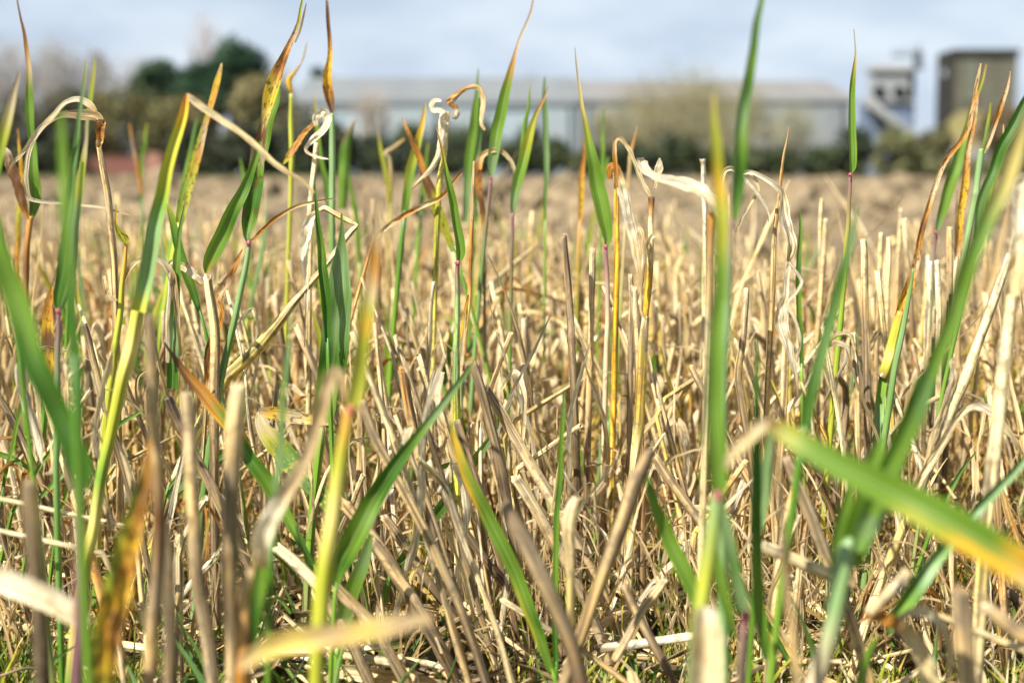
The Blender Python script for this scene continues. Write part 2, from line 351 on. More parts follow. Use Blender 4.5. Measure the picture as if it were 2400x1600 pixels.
# ------------------------------------------------------------------ far background
def box(mb, x0, x1, y0, y1, z0, z1, c=(.5, .5, .5)):
    V = [(x0, y0, z0), (x1, y0, z0), (x1, y1, z0), (x0, y1, z0), (x0, y0, z1), (x1, y0, z1), (x1, y1, z1), (x0, y1, z1)]
    f = [(0, 1, 5, 4), (1, 2, 6, 5), (2, 3, 7, 6), (3, 0, 4, 7), (4, 5, 6, 7), (3, 2, 1, 0)]
    mb.add(V, f, [c]*8, [(p[0], p[2]) for p in V])
def prism(mb, prof, x0, x1, c=(.5, .5, .5)):
    """profile in y,z extruded along x"""
    n = len(prof); V = [(x0, y, z) for y, z in prof]+[(x1, y, z) for y, z in prof]
    f = [(i, (i+1) % n, n+(i+1) % n, n+i) for i in range(n)]
    cx0 = len(V); my = sum(p[0] for p in prof)/n; mz = sum(p[1] for p in prof)/n
    V += [(x0, my, mz), (x1, my, mz)]
    f += [(cx0, (i+1) % n, i, i) for i in range(n)]+[(cx0+1, n+i, n+(i+1) % n, n+(i+1) % n) for i in range(n)]
    mb.add(V, f, [c]*len(V), [(p[0], p[2]) for p in V])
def part(name, mb, mat, parent, loc=None, smooth=False):
    V, Fa, C, U = mb.arr()
    if loc is not None: V = V-np.array(loc)
    return link(name, make_mesh(name, (V, Fa, C, U), mat, smooth), parent)
XX = lambda px, D: (px-1200)/F*D*CP
def ZZ(py, D): return P(1200, py, D)[2]
def corrug(name, c, freq=2.0, c2=None, rough=.5, axis=0):
    m = mat_simple(name, tuple(k*.88 for k in c), c2 or c, scale=.35, rough=rough, detail=4, spec=.3)
    t = m.node_tree; b = t.nodes['Principled BSDF']; w = N(t, 'ShaderNodeTexWave'); w.inputs['Scale'].default_value = freq
    if axis: w.bands_direction = 'XYZ'[axis]
    tc = N(t, 'ShaderNodeTexCoord'); bp = N(t, 'ShaderNodeBump'); bp.inputs['Distance'].default_value = .05
    t.links.new(tc.outputs['Object'], w.inputs[0]); t.links.new(w.outputs[0], bp.inputs['Height']); t.links.new(bp.outputs[0], b.inputs['Normal'])
    return m
DW = 130.0; m_gut = mat_simple('gutter_grey', (.16, .18, .19), (.2, .22, .23), 2)
m_wall = corrug('sheet_wall', (.33, .39, .41)); m_roof = corrug('sheet_roof', (.21, .225, .23), c2=(.26, .27, .265)); m_dark = mat_simple('dark_metal', (.05, .06, .07), (.09, .10, .11), 2)
m_wall2 = corrug('aged_wall', (.21, .235, .24), c2=(.29, .32, .33)); m_door = corrug('door_sheet', (.34, .42, .46), axis=2)
def warehouse(x0, x1, yeave, yridge, D, depth, wallm, roofm, label, doors, name='warehouse'):
    ze = ZZ(yeave, D); zr = ZZ(yridge, D+depth/2); X0, X1 = XX(x0, D), XX(x1, D)
    r = empty(name, ((X0+X1)/2, D, 0), label, 'warehouse'); loc = r.location
    mb = MB(); prism(mb, [(D, -.2), (D+depth, -.2), (D+depth, ze), (D+depth/2, zr-.35), (D, ze-.01)], X0, X1); part('wall', mb, wallm, r, loc)
    mb = MB()
    prism(mb, [(D-.06, ze+.01), (D+depth/2, zr-.12), (D+depth+.5, ze-.12), (D+depth+.5, ze+.08), (D+depth/2, zr+.08), (D-.06, ze+.2)], X0-.3, X1+.3); part('roof', mb, roofm, r, loc)
    mb = MB(); box(mb, X0-.3, X1+.3, D-.22, D-.065, ze-.16, ze+.12); part('gutter', mb, m_gut, r, loc)
    for a, b, yt in doors:
        mb = MB(); box(mb, XX(a, D), XX(b, D), D-.12, D-.01, -.1, ZZ(yt, D)); part('door', mb, m_door, r, loc)
        mb = MB(); box(mb, XX(a, D)-.22, XX(a, D), D-.2, D-.01, -.1, ZZ(yt, D)+.2); box(mb, XX(b, D), XX(b, D)+.22, D-.2, D-.01, -.1, ZZ(yt, D)+.2)
        box(mb, XX(a, D), XX(b, D), D-.2, D-.01, ZZ(yt, D), ZZ(yt, D)+.2); part('door_frame', mb, m_dark, r, loc)
    for dp in (x0+30, (x0+x1)/2, x1-20):
        mb = MB(); box(mb, XX(dp, D), XX(dp, D)+.14, D-.3, D-.15, -.1, ze-.3); part('downpipe', mb, m_dark, r, loc)
warehouse(690, 1352, 240, 184, 131, 24, m_wall, m_roof, 'long pale blue grey metal warehouse behind the dark hedge, middle of the horizon', [(780, 900, 262), (1140, 1260, 262)])
warehouse(1358, 1990, 236, 192, 131, 24, m_wall2, corrug('worn_roof', (.235, .225, .205), c2=(.29, .275, .255)), 'grey warehouse with pale worn roof right of the long pale one, behind the bare tree', [(1380, 1450, 250), (1700, 1790, 275)])
# grain tower
D = 118.0
m_t1 = corrug('tower_sheet', (.30, .33, .35), c2=(.40, .41, .39)); m_t2 = corrug('tower_blue', (.17, .22, .32)); m_t3 = mat_simple('tower_roof', (.22, .23, .23), (.30, .31, .31), 1)
r = empty('grain_tower', (XX(2085, D), D, 0), 'pale grey grain tower with two dark round openings beside the long warehouse', 'tower'); loc = r.location
mb = MB(); box(mb, XX(2040, D), XX(2124, D), D, D+1.6, ZZ(235, D), ZZ(168, D)); part('upper_wall', mb, m_t1, r, loc)
mb = MB(); box(mb, XX(2020, D), XX(2136, D), D+.2, D+2.2, -.1, ZZ(235, D)-.002); part('lower_wall', mb, m_t2, r, loc)
mb = MB(); zr = ZZ(168, D)+.003
V = [(XX(2034, D), D-.4, zr), (XX(2129, D), D-.4, zr), (XX(2129, D), D+2.0, zr), (XX(2034, D), D+2.0, zr), (XX(2050, D), D+1.4, zr+.8), (XX(2116, D), D+1.4, zr+.8), (XX(2034, D), D-.4, zr+.35), (XX(2129, D), D-.4, zr+.35), (XX(2129, D), D+2.0, zr+.35), (XX(2034, D), D+2.0, zr+.35)]
mb.add(V, [(0, 1, 7, 6), (1, 2, 8, 7), (2, 3, 9, 8), (3, 0, 6, 9), (6, 7, 5, 4), (8, 9, 4, 5), (7, 8, 5, 5), (9, 6, 4, 4), (0, 3, 2, 1)], [(.3,)*3]*10, [(0, 0)]*10); part('roof', mb, m_t3, r, loc)
m_hole = mat_simple('vent_inside', (.01, .01, .012), (.02, .02, .022), 2)  # near-black colour stands for the shade inside the openings
for px in (2054, 2101):
    mb = MB(); n = 24; cx, cz, rr = XX(px, D), ZZ(217, D), .52
    V = [(cx+rr*math.cos(2*math.pi*i/n), D-.35, cz+rr*1.05*math.sin(2*math.pi*i/n)) for i in range(n)]+[(cx+rr*math.cos(2*math.pi*i/n), D-.01, cz+rr*1.05*math.sin(2*math.pi*i/n)) for i in range(n)]+[(cx, D-.1, cz)]
    f = [(i, (i+1) % n, n+(i+1) % n, n+i) for i in range(n)]+[(2*n, i, (i+1) % n, (i+1) % n) for i in range(n)]
    mb.add(V, f, [(.1,)*3]*len(V), [(0, 0)]*len(V)); part('vent_opening', mb, m_hole, r, loc)
mb = MB(); a, b = (XX(2020, D), ZZ(228, D)), (XX(2134, D), ZZ(312, D))
V = [(a[0], D-1.6, a[1]), (b[0], D-1.6, b[1]), (b[0], D-1.6, b[1]-.75), (a[0], D-1.6, a[1]-.75), (a[0], D-.02, a[1]), (b[0], D-.02, b[1]), (b[0], D-.02, b[1]-.75), (a[0], D-.02, a[1]-.75)]
mb.add(V, [(0, 3, 2, 1), (4, 5, 6, 7), (0, 1, 5, 4), (3, 7, 6, 2), (0, 4, 7, 3), (1, 2, 6, 5)], [(.5,)*3]*8, [(0, 0)]*8); part('conveyor', mb, m_t1, r, loc)
mb = MB(); box(mb, XX(2020, D), XX(2138, D), D-.25, D-.002, ZZ(240, D), ZZ(234, D)); part('ledge', mb, m_t3, r, loc)
r = empty('elevator_leg', (XX(2150, D), D, 0), 'thin dark elevator shaft with gantry and pulley head right of the grain tower', 'elevator'); loc = r.location
mb = MB(); box(mb, XX(2131, D), XX(2146, D), D+1, D+1.7, -.1, ZZ(160, D)); part('shaft', mb, m_dark, r, loc)
mb = MB(); box(mb, XX(2148, D), XX(2162, D), D+1, D+1.9, ZZ(158, D), ZZ(118, D)); box(mb, XX(2153, D), XX(2156, D), D+1.3, D+1.4, ZZ(118, D), ZZ(98, D)); part('pulley_head', mb, m_dark, r, loc)
mb = MB(); box(mb, XX(2092, D), XX(2156, D), D+1.2, D+1.5, ZZ(130, D), ZZ(125, D))
for k in range(5): box(mb, XX(2094+k*14, D), XX(2094+k*14, D)+.07, D+1.2, D+1.3, ZZ(125, D)+.002, ZZ(116, D))
box(mb, XX(2092, D), XX(2156, D), D+1.2, D+1.27, ZZ(116, D)+.002, ZZ(114.5, D)); box(mb, XX(2139, D), XX(2170, D), D+.9, D+2, ZZ(160, D)+.002, ZZ(158, D)-.002); part('gantry', mb, m_dark, r, loc)
# concrete block building
D = 112.0
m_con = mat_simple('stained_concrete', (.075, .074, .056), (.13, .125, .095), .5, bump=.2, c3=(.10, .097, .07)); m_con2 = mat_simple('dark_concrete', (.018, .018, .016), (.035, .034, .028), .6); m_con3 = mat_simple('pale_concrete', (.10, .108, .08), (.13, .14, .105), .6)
r = empty('concrete_building', (XX(2285, D), D, 0), 'square olive grey concrete block building on the bank at far right', 'building'); loc = r.location
mb = MB(); box(mb, XX(2232, D), XX(2374, D), D, D+3.9, -.1, ZZ(128, D)); part('wall', mb, m_con, r, loc)
mb = MB(); box(mb, XX(2232, D)-.35, XX(2232, D)-.003, D+.1, D+3.8, -.1, ZZ(128, D)); part('dark_side_face', mb, m_con2, r, loc)  # thin slab on the left face, coloured darker than the front wall
mb = MB(); box(mb, XX(2256, D), XX(2280, D), D-.15, D-.002, ZZ(238, D), ZZ(140, D)); part('pale_strip', mb, m_con3, r, loc)
mb = MB(); box(mb, XX(2224, D), XX(2377, D), D-.3, D+4.1, ZZ(128, D)+.002, ZZ(116, D)); part('parapet', mb, m_con2, r, loc)
mb = MB(); box(mb, XX(2221, D), XX(2231, D)-.45, D+1.2, D+1.9, ZZ(177, D), ZZ(160, D)); part('vent_box', mb, m_wall, r, loc)
# grassy bank, low wall, brick wall
D = 100.0
mb = MB(); V = []; nx, ny = 40, 14
for j in range(ny):
    for i in range(nx):
        px = 2120+i*18; hh = (ZZ(245, D))*min(1, max(0, (px-2150)/88))**.6*math.sin(math.pi*.5*min(1, j/6.0))
        V.append((XX(px, D+j*1.2), D+j*1.2, hh-.25+.5*noise.noise((i*.4, j*.5, 1))))
f = [(j*nx+i, j*nx+i+1, (j+1)*nx+i+1, (j+1)*nx+i) for j in range(ny-1) for i in range(nx-1)]
mb.add(V, f, [(.3,)*3]*len(V), [(0, 0)]*len(V))
o = part('grassy_bank', mb, mat_simple('bank_grass', (.14, .10, .06), (.15, .16, .03), .25, c3=(.16, .13, .055)), None, smooth=True); tag(o, 'yellow green grassy bank rising to the concrete building', kind='structure')
mb = MB(); D = 96; box(mb, XX(2150, D), XX(2460, D), D, D+.3, -.1, ZZ(345, D)); 
o = part('low_wall', mb, mat_simple('render_grey', (.22, .22, .21), (.29, .28, .26), .8), None); tag(o, 'low pale grey wall at the foot of the grassy bank', 'wall')
D = 80; r = empty('brick_wall', (XX(300, D), D, 0), 'low red brick wall under the dark trees at far left', 'wall'); loc = r.location
mbk = mat_simple('red_brick', (.13, .05, .04), (.19, .08, .065), 3)
mb = MB(); box(mb, XX(195, D), XX(410, D), D, D+.3, -.1, ZZ(370, D)); part('brickwork', mb, mbk, r, loc)
mb = MB(); box(mb, XX(195, D)-.05, XX(410, D)+.05, D-.05, D+.35, ZZ(370, D)+.003, ZZ(366, D)); part('coping', mb, mbk, r, loc)
mb = MB(); box(mb, XX(345, D), XX(378, D), D-.1, D-.002, -.1, ZZ(358, D)); part('pier', mb, mat_simple('pale_brick', (.24, .12, .09), (.29, .15, .11), 3), r, loc)
# strip of grass before the brick wall
mb = MB(); V = []
for j in range(3):
    for i in range(30): V.append((XX(-400+i*45, 75), 62+j*9, .12+.06*noise.noise((i, j, 0))))
mb.add(V, [(j*30+i, j*30+i+1, j*30+i+31, j*30+i+30) for j in range(2) for i in range(29)], [(.3,)*3]*90, [(0, 0)]*90)
tag(part('grass_verge', mb, mat_simple('verge_grass', (.10, .16, .04), (.17, .22, .06), .6), None), 'green grass strip along the far field edge', kind='structure')
# ------------------------------------------------------------------ trees
def mat_fol(name, c):
    m = bpy.data.materials.new(name); m.use_nodes = True; t = m.node_tree; b = t.nodes['Principled BSDF']; b.inputs['Roughness'].default_value = .7; b.inputs['Specular IOR Level'].default_value = .2
    at = N(t, 'ShaderNodeAttribute', attribute_name='Col'); t.links.new(at.outputs['Color'], b.inputs['Base Color']); return m
m_fol = mat_fol('foliage', None); m_bark = mat_simple('bark', (.10, .085, .065), (.20, .17, .13), 3, stretch=(1, 1, .3))
def tree(name, label, px, D, ytop, ybot, wpx, cols, n, kind='bare', seed=0, cat='tree', group='trees along the far field edge', trunk=True):
    """crown spanning ytop..ybot pixels and wpx wide at distance D"""
    rs = random.Random(seed); x = XX(px, D); zt = ZZ(ytop, D); zb = max(.05, ZZ(ybot, D)); w = wpx/F*D
    r = empty(name, (x, D, 0), label, cat, group); mb = MB(); limbs = []
    if trunk:
        r0 = max(.06, zt*.022)
        C = catmull([(0, 0, zt*.92), (w*.03, .1, zt*.6), (-w*.02, 0, zt*.3), (0, 0, -.1)], 4); tube(mb, C, np.linspace(r0*.2, r0, len(C)), [(.15,)*3]*2, 7)
    nl = 26 if kind == 'bare' else 10
    cents = []
    for i in range(nl):
        a = rs.uniform(0, 6.3); h = rs.uniform(.15, .72)*zt; e = h+rs.uniform(.15, .5)*(zt-h)+.05*zt
        if e < zb: e = zb+(zt-zb)*rs.uniform(.1, .6)
        prof = math.sqrt(max(0.05, 1-((e-(zb+zt)/2)/((zt-zb)/2+1e-6))**2))
        q = np.array((math.cos(a)*w*.46*prof*rs.uniform(.6, 1), math.sin(a)*w*.40*prof*rs.uniform(.5, 1), min(e, zt*.98)))
        p0 = np.array((0, 0, h*.8)); mid = (p0+q)/2+np.array((0, 0, -.04*zt)); C = catmull([q, mid, p0], 4)
        tube(mb, C, np.linspace(zt*.0025, zt*.010, len(C)), [(.15,)*3]*2, 5); limbs.append(C); cents.append(q)
    part('trunk', mb, m_bark, r, None, True)
    V = []; f = []; CC = []; k = 0; cl = [np.array(c) for c in cols]
    clumps = []
    for i in range(34 if kind != 'bare' else 60):
        a = rs.uniform(0, 6.3); zz = rs.uniform(-1, 1); rr = math.sqrt(1-zz*zz)*rs.uniform(.35, 1.0)
        if kind == 'bare': rr *= .75+.6*noise.noise((math.cos(a)*1.4+seed, zz*1.6, seed*2.1)); zz = zz*(.8+.4*noise.noise((seed*3.3, math.cos(a)*2, 1)))
        c = np.array((math.cos(a)*rr*w*.42, math.sin(a)*rr*w*.38, (zb+zt)/2+zz*(zt-zb)*.44)); clumps.append((c, rs.uniform(.10, .2)*w, rs.choice(cl)*rs.uniform(.7, 1.25)))
    for i in range(n):
        if kind == 'bare':
            c, s, cc = rs.choice(clumps); p = c+np.array([rs.gauss(0, s*.8), rs.gauss(0, s*.8), rs.gauss(0, s*.8*min(1, (zt-zb)/w))]); le = rs.uniform(.25, .9)*zt*.06; wd = rs.uniform(.015, .04)
            dr = np.array((rs.gauss(0, .6)+p[0]/w, rs.gauss(0, .5), rs.uniform(.2, 1.2))); dr /= np.linalg.norm(dr); sd_ = np.cross(dr, (0.2, 1, 0)); sd_ /= np.linalg.norm(sd_)+1e-9
            V += [p-sd_*wd, p+sd_*wd, p+dr*le*.6+sd_*wd*.6, p+dr*le]; f.append((k, k+1, k+2, k+3)); 
        else:
            c, s, cc = rs.choice(clumps); d3 = np.array([rs.gauss(0, 1) for _ in range(3)]); d3 /= np.linalg.norm(d3); p = c+d3*s*rs.uniform(.55, 1.1)
            if p[2] < zb*.5: p[2] = zb*.5+rs.random()*.3
            le = rs.uniform(.08, .2)*(1+zt*.03); u = np.array([rs.gauss(0, 1) for _ in range(3)]); u /= np.linalg.norm(u); v2 = np.cross(u, d3+.3*u); v2 /= np.linalg.norm(v2)+1e-9
            V += [p-u*le, p-v2*le*.6, p+u*le, p+v2*le*.6]; f.append((k, k+1, k+2, k+3))
        ck = cc*rs.uniform(.75, 1.2); CC += [ck]*4; k += 4
    mb = MB(); mb.add(V, f, CC, [(0, 0)]*len(V)); part('crown', mb, m_fol, r, None, False)
GB = [(.19, .17, .145), (.23, .21, .185), (.26, .24, .215)]; OL = [(.13, .12, .045), (.18, .15, .06), (.10, .10, .04)]; DG = [(.018, .045, .022), (.03, .07, .03)]; YB = [(.22, .20, .085), (.27, .24, .13), (.17, .155, .07)]
HZ = [(.36, .33, .33), (.40, .36, .35)]  # paler twigs for the farthest tree, distance haze put into the colour
i = 0
for (px, D, yt, yb, w, c, n, lab) in [
    (30, 150, 85, 330, 190, GB, 5200, 'tall bare grey tree at the left edge of the skyline'),
    (150, 158, 82, 330, 170, GB, 5200, 'bare grey brown tree second from the left on the skyline'),
    (240, 165, 100, 340, 120, GB, 3600, 'slender bare tree in the gap left of the evergreens'),
    (330, 150, 118, 340, 150, GB, 5000, 'rounded bare tree just left of the evergreens'),
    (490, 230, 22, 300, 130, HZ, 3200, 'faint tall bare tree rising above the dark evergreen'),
    (650, 170, 160, 300, 110, GB, 2200, 'low bare tree right of the dark evergreen'),
    (870, 108, 200, 350, 110, [(.36, .31, .24), (.30, .25, .18)], 1300, 'small brown bare tree before the left end of the pale warehouse'),
    (1250, 150, 176, 200, 60, GB, 120, 'bare tree top peeping over the warehouse roof')]:
    tree('bare_tree', lab, px, D, yt, yb, w, c, n, 'bare', 40+i); i += 1
tree('bare_tree', 'tallest yellowish budding tree in front of the grey warehouse', 1625, 96, 160, 410, 250, YB, 6000, 'bare', 60)
tree('bare_tree', 'yellowish budding tree overlapping the left of the tallest one', 1515, 99, 186, 410, 220, YB, 4300, 'bare', 63)
tree('bare_tree', 'low yellowish budding tree overlapping the right of the tallest one', 1745, 94, 205, 410, 190, YB, 3400, 'bare', 64)
tree('bare_tree', 'thin yellowish sapling left of the budding trees', 1425, 100, 230, 400, 130, YB, 2600, 'bare', 61)
tree('bare_tree', 'thin grey green sapling right of the budding trees', 1860, 100, 240, 400, 130, [(.24, .24, .15), (.3, .28, .2)], 3000, 'bare', 62)
for j, (px, D, yt, yb, w, c, n, lab) in enumerate([
    (545, 98, 104, 345, 215, DG, 9500, 'large dark evergreen tree, the tallest dark crown on the left'),
    (385, 104, 148, 310, 175, [(.04, .075, .028), (.025, .05, .02)], 6200, 'smaller dark green evergreen left of the large one'),
    (465, 102, 152, 330, 165, DG, 5200, 'dark evergreen between the two larger crowns'),
    (752, 150, 160, 235, 60, DG, 900, 'small round evergreen right of the large dark one')]):
    tree('evergreen_tree', lab, px, D, yt, yb, w, c, n, 'leaf', 80+j)
for j, (px, D, yt, yb, w, c, n, lab, nm) in enumerate([
    (40, 92, 235, 410, 190, [(.07, .075, .05), (.10, .09, .06)], 3500, 'dark undergrowth bush at the far left edge', 'bush'),
    (160, 90, 215, 410, 190, [(.09, .085, .05), (.07, .07, .04)], 3500, 'dark brown green bush left of the brick wall', 'bush'),
    (290, 92, 225, 400, 260, OL, 5000, 'olive bush behind the brick wall', 'bush'),
    (430, 90, 240, 400, 240, OL, 4600, 'olive brown bush beneath the evergreens', 'bush'),
    (625, 88, 195, 410, 240, [(.19, .16, .07), (.15, .13, .06), (.11, .11, .05)], 5600, 'tall olive brown bush at the right of the dark evergreens', 'bush'),
    (745, 86, 300, 412, 200, [(.08, .085, .04), (.05, .06, .03)], 3000, 'dark bush before the left end of the pale warehouse', 'bush'),
    (2345, 94, 262, 350, 150, [(.15, .11, .06), (.12, .09, .05)], 2600, 'brown scrubby bush on the grassy bank below the concrete building', 'bush'),
    (2195, 92, 300, 400, 100, [(.12, .12, .05), (.09, .09, .04)], 2400, 'olive bush at the left foot of the grassy bank', 'bush')]):
    tree(nm, lab, px, D, yt, yb, w, c, n, 'leaf', 100+j, 'bush', 'bushes along the far field edge')
# hedge made of separate shrubs
xs = list(range(800, 2440, 86))
for j, px in enumerate(xs):
    top = 318 if px < 960 else 300 if px < 1240 else 335 if px < 1480 else 338 if px < 1700 else 345 if px < 2000 else 325 if px < 2150 else 372
    c = [(.035, .05, .025), (.06, .075, .03)] if px < 2050 else [(.15, .15, .07), (.11, .12, .05)]
    place = 'below the pale warehouse' if px < 1350 else 'below the grey warehouse' if px < 2010 else 'below the grain tower and concrete building'
    tree('hedge_shrub', f'dark green hedge shrub {place}, one of the hedge row' if px < 2050 else f'olive hedge shrub {place}, one of the hedge row', px+rnd.uniform(-12, 12), 84+rnd.uniform(-3, 3), top+rnd.uniform(-24, 16), 425, 140, c, 1900, 'leaf', 130+j, 'shrub', 'hedge shrubs along the field edge')
for j, px in enumerate([-60, 15, 90, 160, 440, 510, 580, 650, 720, 780]):
    tree('hedge_shrub', 'dark low shrub left of the brick wall' if px < 200 else 'dark low shrub between the brick wall and the pale warehouse', px, 82+rnd.uniform(-2, 2), 305+rnd.uniform(-20, 20), 430, 135, [(.03, .038, .022), (.05, .055, .03)], 1900, 'leaf', 170+j, 'shrub', 'hedge shrubs along the field edge')
# ------------------------------------------------------------------ the plants that show singly, each at its own distance
def nums(s):
    a = [float(x) for x in s.replace(',', ' ').split()]; return [a[i:i+3] for i in range(0, len(a), 3)]
def build_plant(name, cat, label, parts, group=None, seed=[0]):
    seed[0] += 1; sd0 = seed[0]; rs = random.Random(sd0*13+1)
    built = []; root = None
    for pi, pt in enumerate(parts):
        kind, d, cols, pts = pt[:4]; op = pt[4] if len(pt) > 4 else {}
        q = nums(pts); n = len(q); dz = op.get('dz', 0)
        if kind == 'collar':
            x, y, w = q[0]; c = P(x, y, d-.001); ww = w*d/F*.62; mb = MB()
            an = op.get('a', 0); dr = np.array((math.sin(an), 0, math.cos(an)))
            C = np.array([c+dr*ww*.9, c+dr*ww*.35, c, c-dr*ww*.5, c-dr*ww*1.1]); tube(mb, C, np.array([.5, .72, .66, .55, .46])*ww, cols or 'rprp', 10)
            ears = catmull([c+np.array((-ww*.95, -ww*.3, ww*.25)), c+np.array((-ww*.4, -ww*.7, 0)), c+np.array((ww*.4, -ww*.7, 0)), c+np.array((ww*.95, -ww*.2, ww*.3))], 3)
            tube(mb, ears, np.full(len(ears), ww*.13), 'prrp', 5)
            built.append(('collar', mb, 'gstem')); continue
        W3 = []
        for i, (x, y, w) in enumerate(q):
            dd = d+dz*(i/(n-1) if n > 1 else 0); W3.append(np.append(P(x, y, dd), w*dd/F*op.get('ws', 1)))
        C = catmull(W3, op.get('sub', 5)); W = np.maximum(C[:, 3], .0004); C = C[:, :3]
        C = C+np.array([noise.noise_vector((c[0]*55+sd0, c[2]*55, pi)) for c in C])*op.get('wob', .0004 if kind in ('stem', 'straw') else .0008)*np.array((1, 3, .4))
        mb = MB(); cc = cols
        if kind in ('stem', 'straw'):
            if pi == len(parts)-1 or op.get('root'):
                last = C[-1]; dirx = (C[-1]-C[max(0, len(C)-6)]); sl = dirx[0]/(dirx[2]-1e-6) if dirx[2] < -1e-3 else 0; sl = max(-.6, min(.6, sl))
                if not op.get('free'):
                    m = 5; ext = []
                    for k in range(1, m+1):
                        t = k/m; z = last[2]*(1-t)-.008*t; ext.append((last[0]-(last[2]-z)*sl*-1*(-1)*(1-.4*t) if 0 else last[0]+(z-last[2])*sl*(1-.35*t), last[1]+.01*t, z))
                    if last[2] > .01:
                        C = np.vstack([C, ext]); W = np.append(W, [W[-1]]*m)
                    root = C[-1]
            if kind == 'straw' and d < .6: W = W*1.15
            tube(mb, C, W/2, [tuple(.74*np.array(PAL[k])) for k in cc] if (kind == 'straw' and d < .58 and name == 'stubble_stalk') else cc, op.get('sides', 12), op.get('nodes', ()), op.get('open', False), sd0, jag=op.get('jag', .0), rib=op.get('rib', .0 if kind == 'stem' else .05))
            built.append((op.get('n', 'stem'), mb, op.get('m', 'gstem' if kind == 'stem' else 'straw')))
        else:
            dry = kind == 'dry'
            ribbon(mb, C, W, cc, op.get('face', rs.uniform(-.35, .35)), op.get('tw', rs.uniform(-.5, .5) if dry else rs.uniform(-.25, .25)), op.get('gut', rs.uniform(.2, .6)*(1 if rs.random() < .5 else -1)),
                   9 if W.max() > .004 else 5, op.get('wav', .22 if dry else .0), sd0, op.get('edge'), ragged=.14 if dry else 0, crk=op.get('crk', .3) if dry else 0)
            built.append((op.get('n', 'leaf'), mb, op.get('m', 'dry' if dry else 'green')))
            if pi == len(parts)-1 and not op.get('free'):
                last = C[-1]; rc_ = op.get('rc', cc[-1] if isinstance(cc, str) else 's'); m = 6; sl = (C[-1]-C[-5]); s1 = max(-.35, min(.35, sl[0]/(sl[2]-1e-6) if sl[2] < -1e-3 else 0)); ext = [last+np.array((0, .0005, .002))]
                for k in range(1, m+1):
                    t = k/m; z = last[2]*(1-t)-.008*t; ext.append((last[0]+(z-last[2])*s1*(1-.4*t), last[1]+.008*t, z))
                if last[2] > .01:
                    e = catmull(ext, 2); mb2 = MB(); rr = np.full(len(e), max(.0011, min(.0024, W[-1]*.42))); rr[0] *= .7
                    tube(mb2, e, rr, rc_+('t' if dry else 'g')+'s', 8); built.append(('stem', mb2, 'straw' if dry else 'gstem')); root = e[-1]
    if root is None: allv = built[0][1].arr()[0]; root = allv[np.argmin(allv[:, 2])]
    if len(built) == 1:
        V, Fa, C, U = built[0][1].arr(); me = make_mesh(name, (V-root, Fa, C, U), M[built[0][2]]); o = link(name, me); o.location = root; tag(o, label, cat, group); return o
    r = empty(name, root, label, cat, group)
    for nm, mb, mt in built:
        V, Fa, C, U = mb.arr(); link(nm, make_mesh(nm, (V-np.array(root), Fa, C, U), M[mt]), r)
    return r
S_, G_ = 'cereal_shoot', 'shoot'
B = build_plant
B(S_, G_, 'tall thin green shoot with brown needle tip and withered brown foot leaf near left edge', [
 ('leaf', .88, 'sOotgggggG', '40 -10 4, 50 45 5, 58 85 8, 66 150 12, 68 190 15, 69 250 20, 74 320 17, 78 380 21, 82 440 26, 80 480 24, 74 512 9', dict(face=.2, gut=.4)),
 ('dry', .87, 'qOOOo', '3 350 18, 16 362 24, 26 400 28, 42 450 26, 58 490 18, 66 515 9', dict(n='withered_leaf', m='sick')),
 ('stem', .88, 'oOogGoys', '72 508 14, 68 540 14, 62 600 14, 60 680 14, 58 780 13')])
B('leaf_blade', 'grass blade', 'grey tipped green blade leaning right at the left edge, above the brown withered leaf', [
 ('leaf', .6, 'sqyggG', '46 168 4, 36 205 12, 26 245 20, 12 300 26, 2 350 24, -14 430 20, -30 540 18', {})])
B('drooping_leaf', 'dry plant', 'tan dry stalk with a brown knot and two long cream leaves arching left', [
 ('dry', .75, 'twwcwcct', '224 262 10, 208 245 15, 182 234 14, 152 243 10, 126 272 13, 82 318 12, 50 360 9, 28 388 7, 18 412 3', dict(tw=1.2)),
 ('dry', .76, 'tqswwcwwwct', '240 288 20, 225 272 24, 190 268 22, 150 268 14, 116 284 12, 90 310 12, 70 350 11, 62 400 11, 66 455 12, 84 471 9, 150 478 8, 240 488 7, 285 500 6, 325 512 2', dict(tw=.7, wav=.1)),
 ('dry', .755, 'toOooto', '238 280 14, 238 296 20, 236 320 18, 232 346 12', dict(n='knot', m='sick', gut=.9, tw=.3, sub=6)),
 ('straw', .758, 'ttttts', '233 344 11, 240 380 14, 250 440 15, 258 520 15, 265 600 15, 270 700 15, 272 800 16', {})])
B(S_, G_, 'blue green shoot with twin upright leaves and purple collar, left of the bent stalk', [
 ('leaf', .62, 'yBBbbbBbGG', '201 143 2, 197 180 6, 192 220 8, 185 265 10, 178 330 14, 172 400 18, 164 480 20, 154 560 24, 144 640 26, 134 700 20, 134 724 8', dict(gut=.5)),
 ('leaf', .63, 'gyBBBBB', '190 380 8, 183 440 15, 176 520 18, 168 600 20, 158 670 22, 146 715 14, 138 726 8', dict(gut=-.4, face=.3)),
 ('collar', .615, '', '137 730 13'),
 ('stem', .62, 'pBbbGG', '137 735 11, 138 780 13, 136 850 15, 134 960 16, 132 1080 16')])
B(S_, G_, 'yellow tipped shoot just behind the twin blue green leaves at left', [
 ('leaf', 1.0, 'yygqygg', '223 138 3, 219 180 9, 212 230 12, 207 270 10, 202 330 9, 198 370 15, 190 440 16, 180 520 14', {})])
B('leaf_blade', 'grass blade', 'very blurred green blade close to the lens at upper left', [
 ('leaf', .40, 'gggGG', '146 262 12, 148 330 22, 151 420 26, 156 540 26, 162 700 28, 172 850 26', dict(gut=.2))])
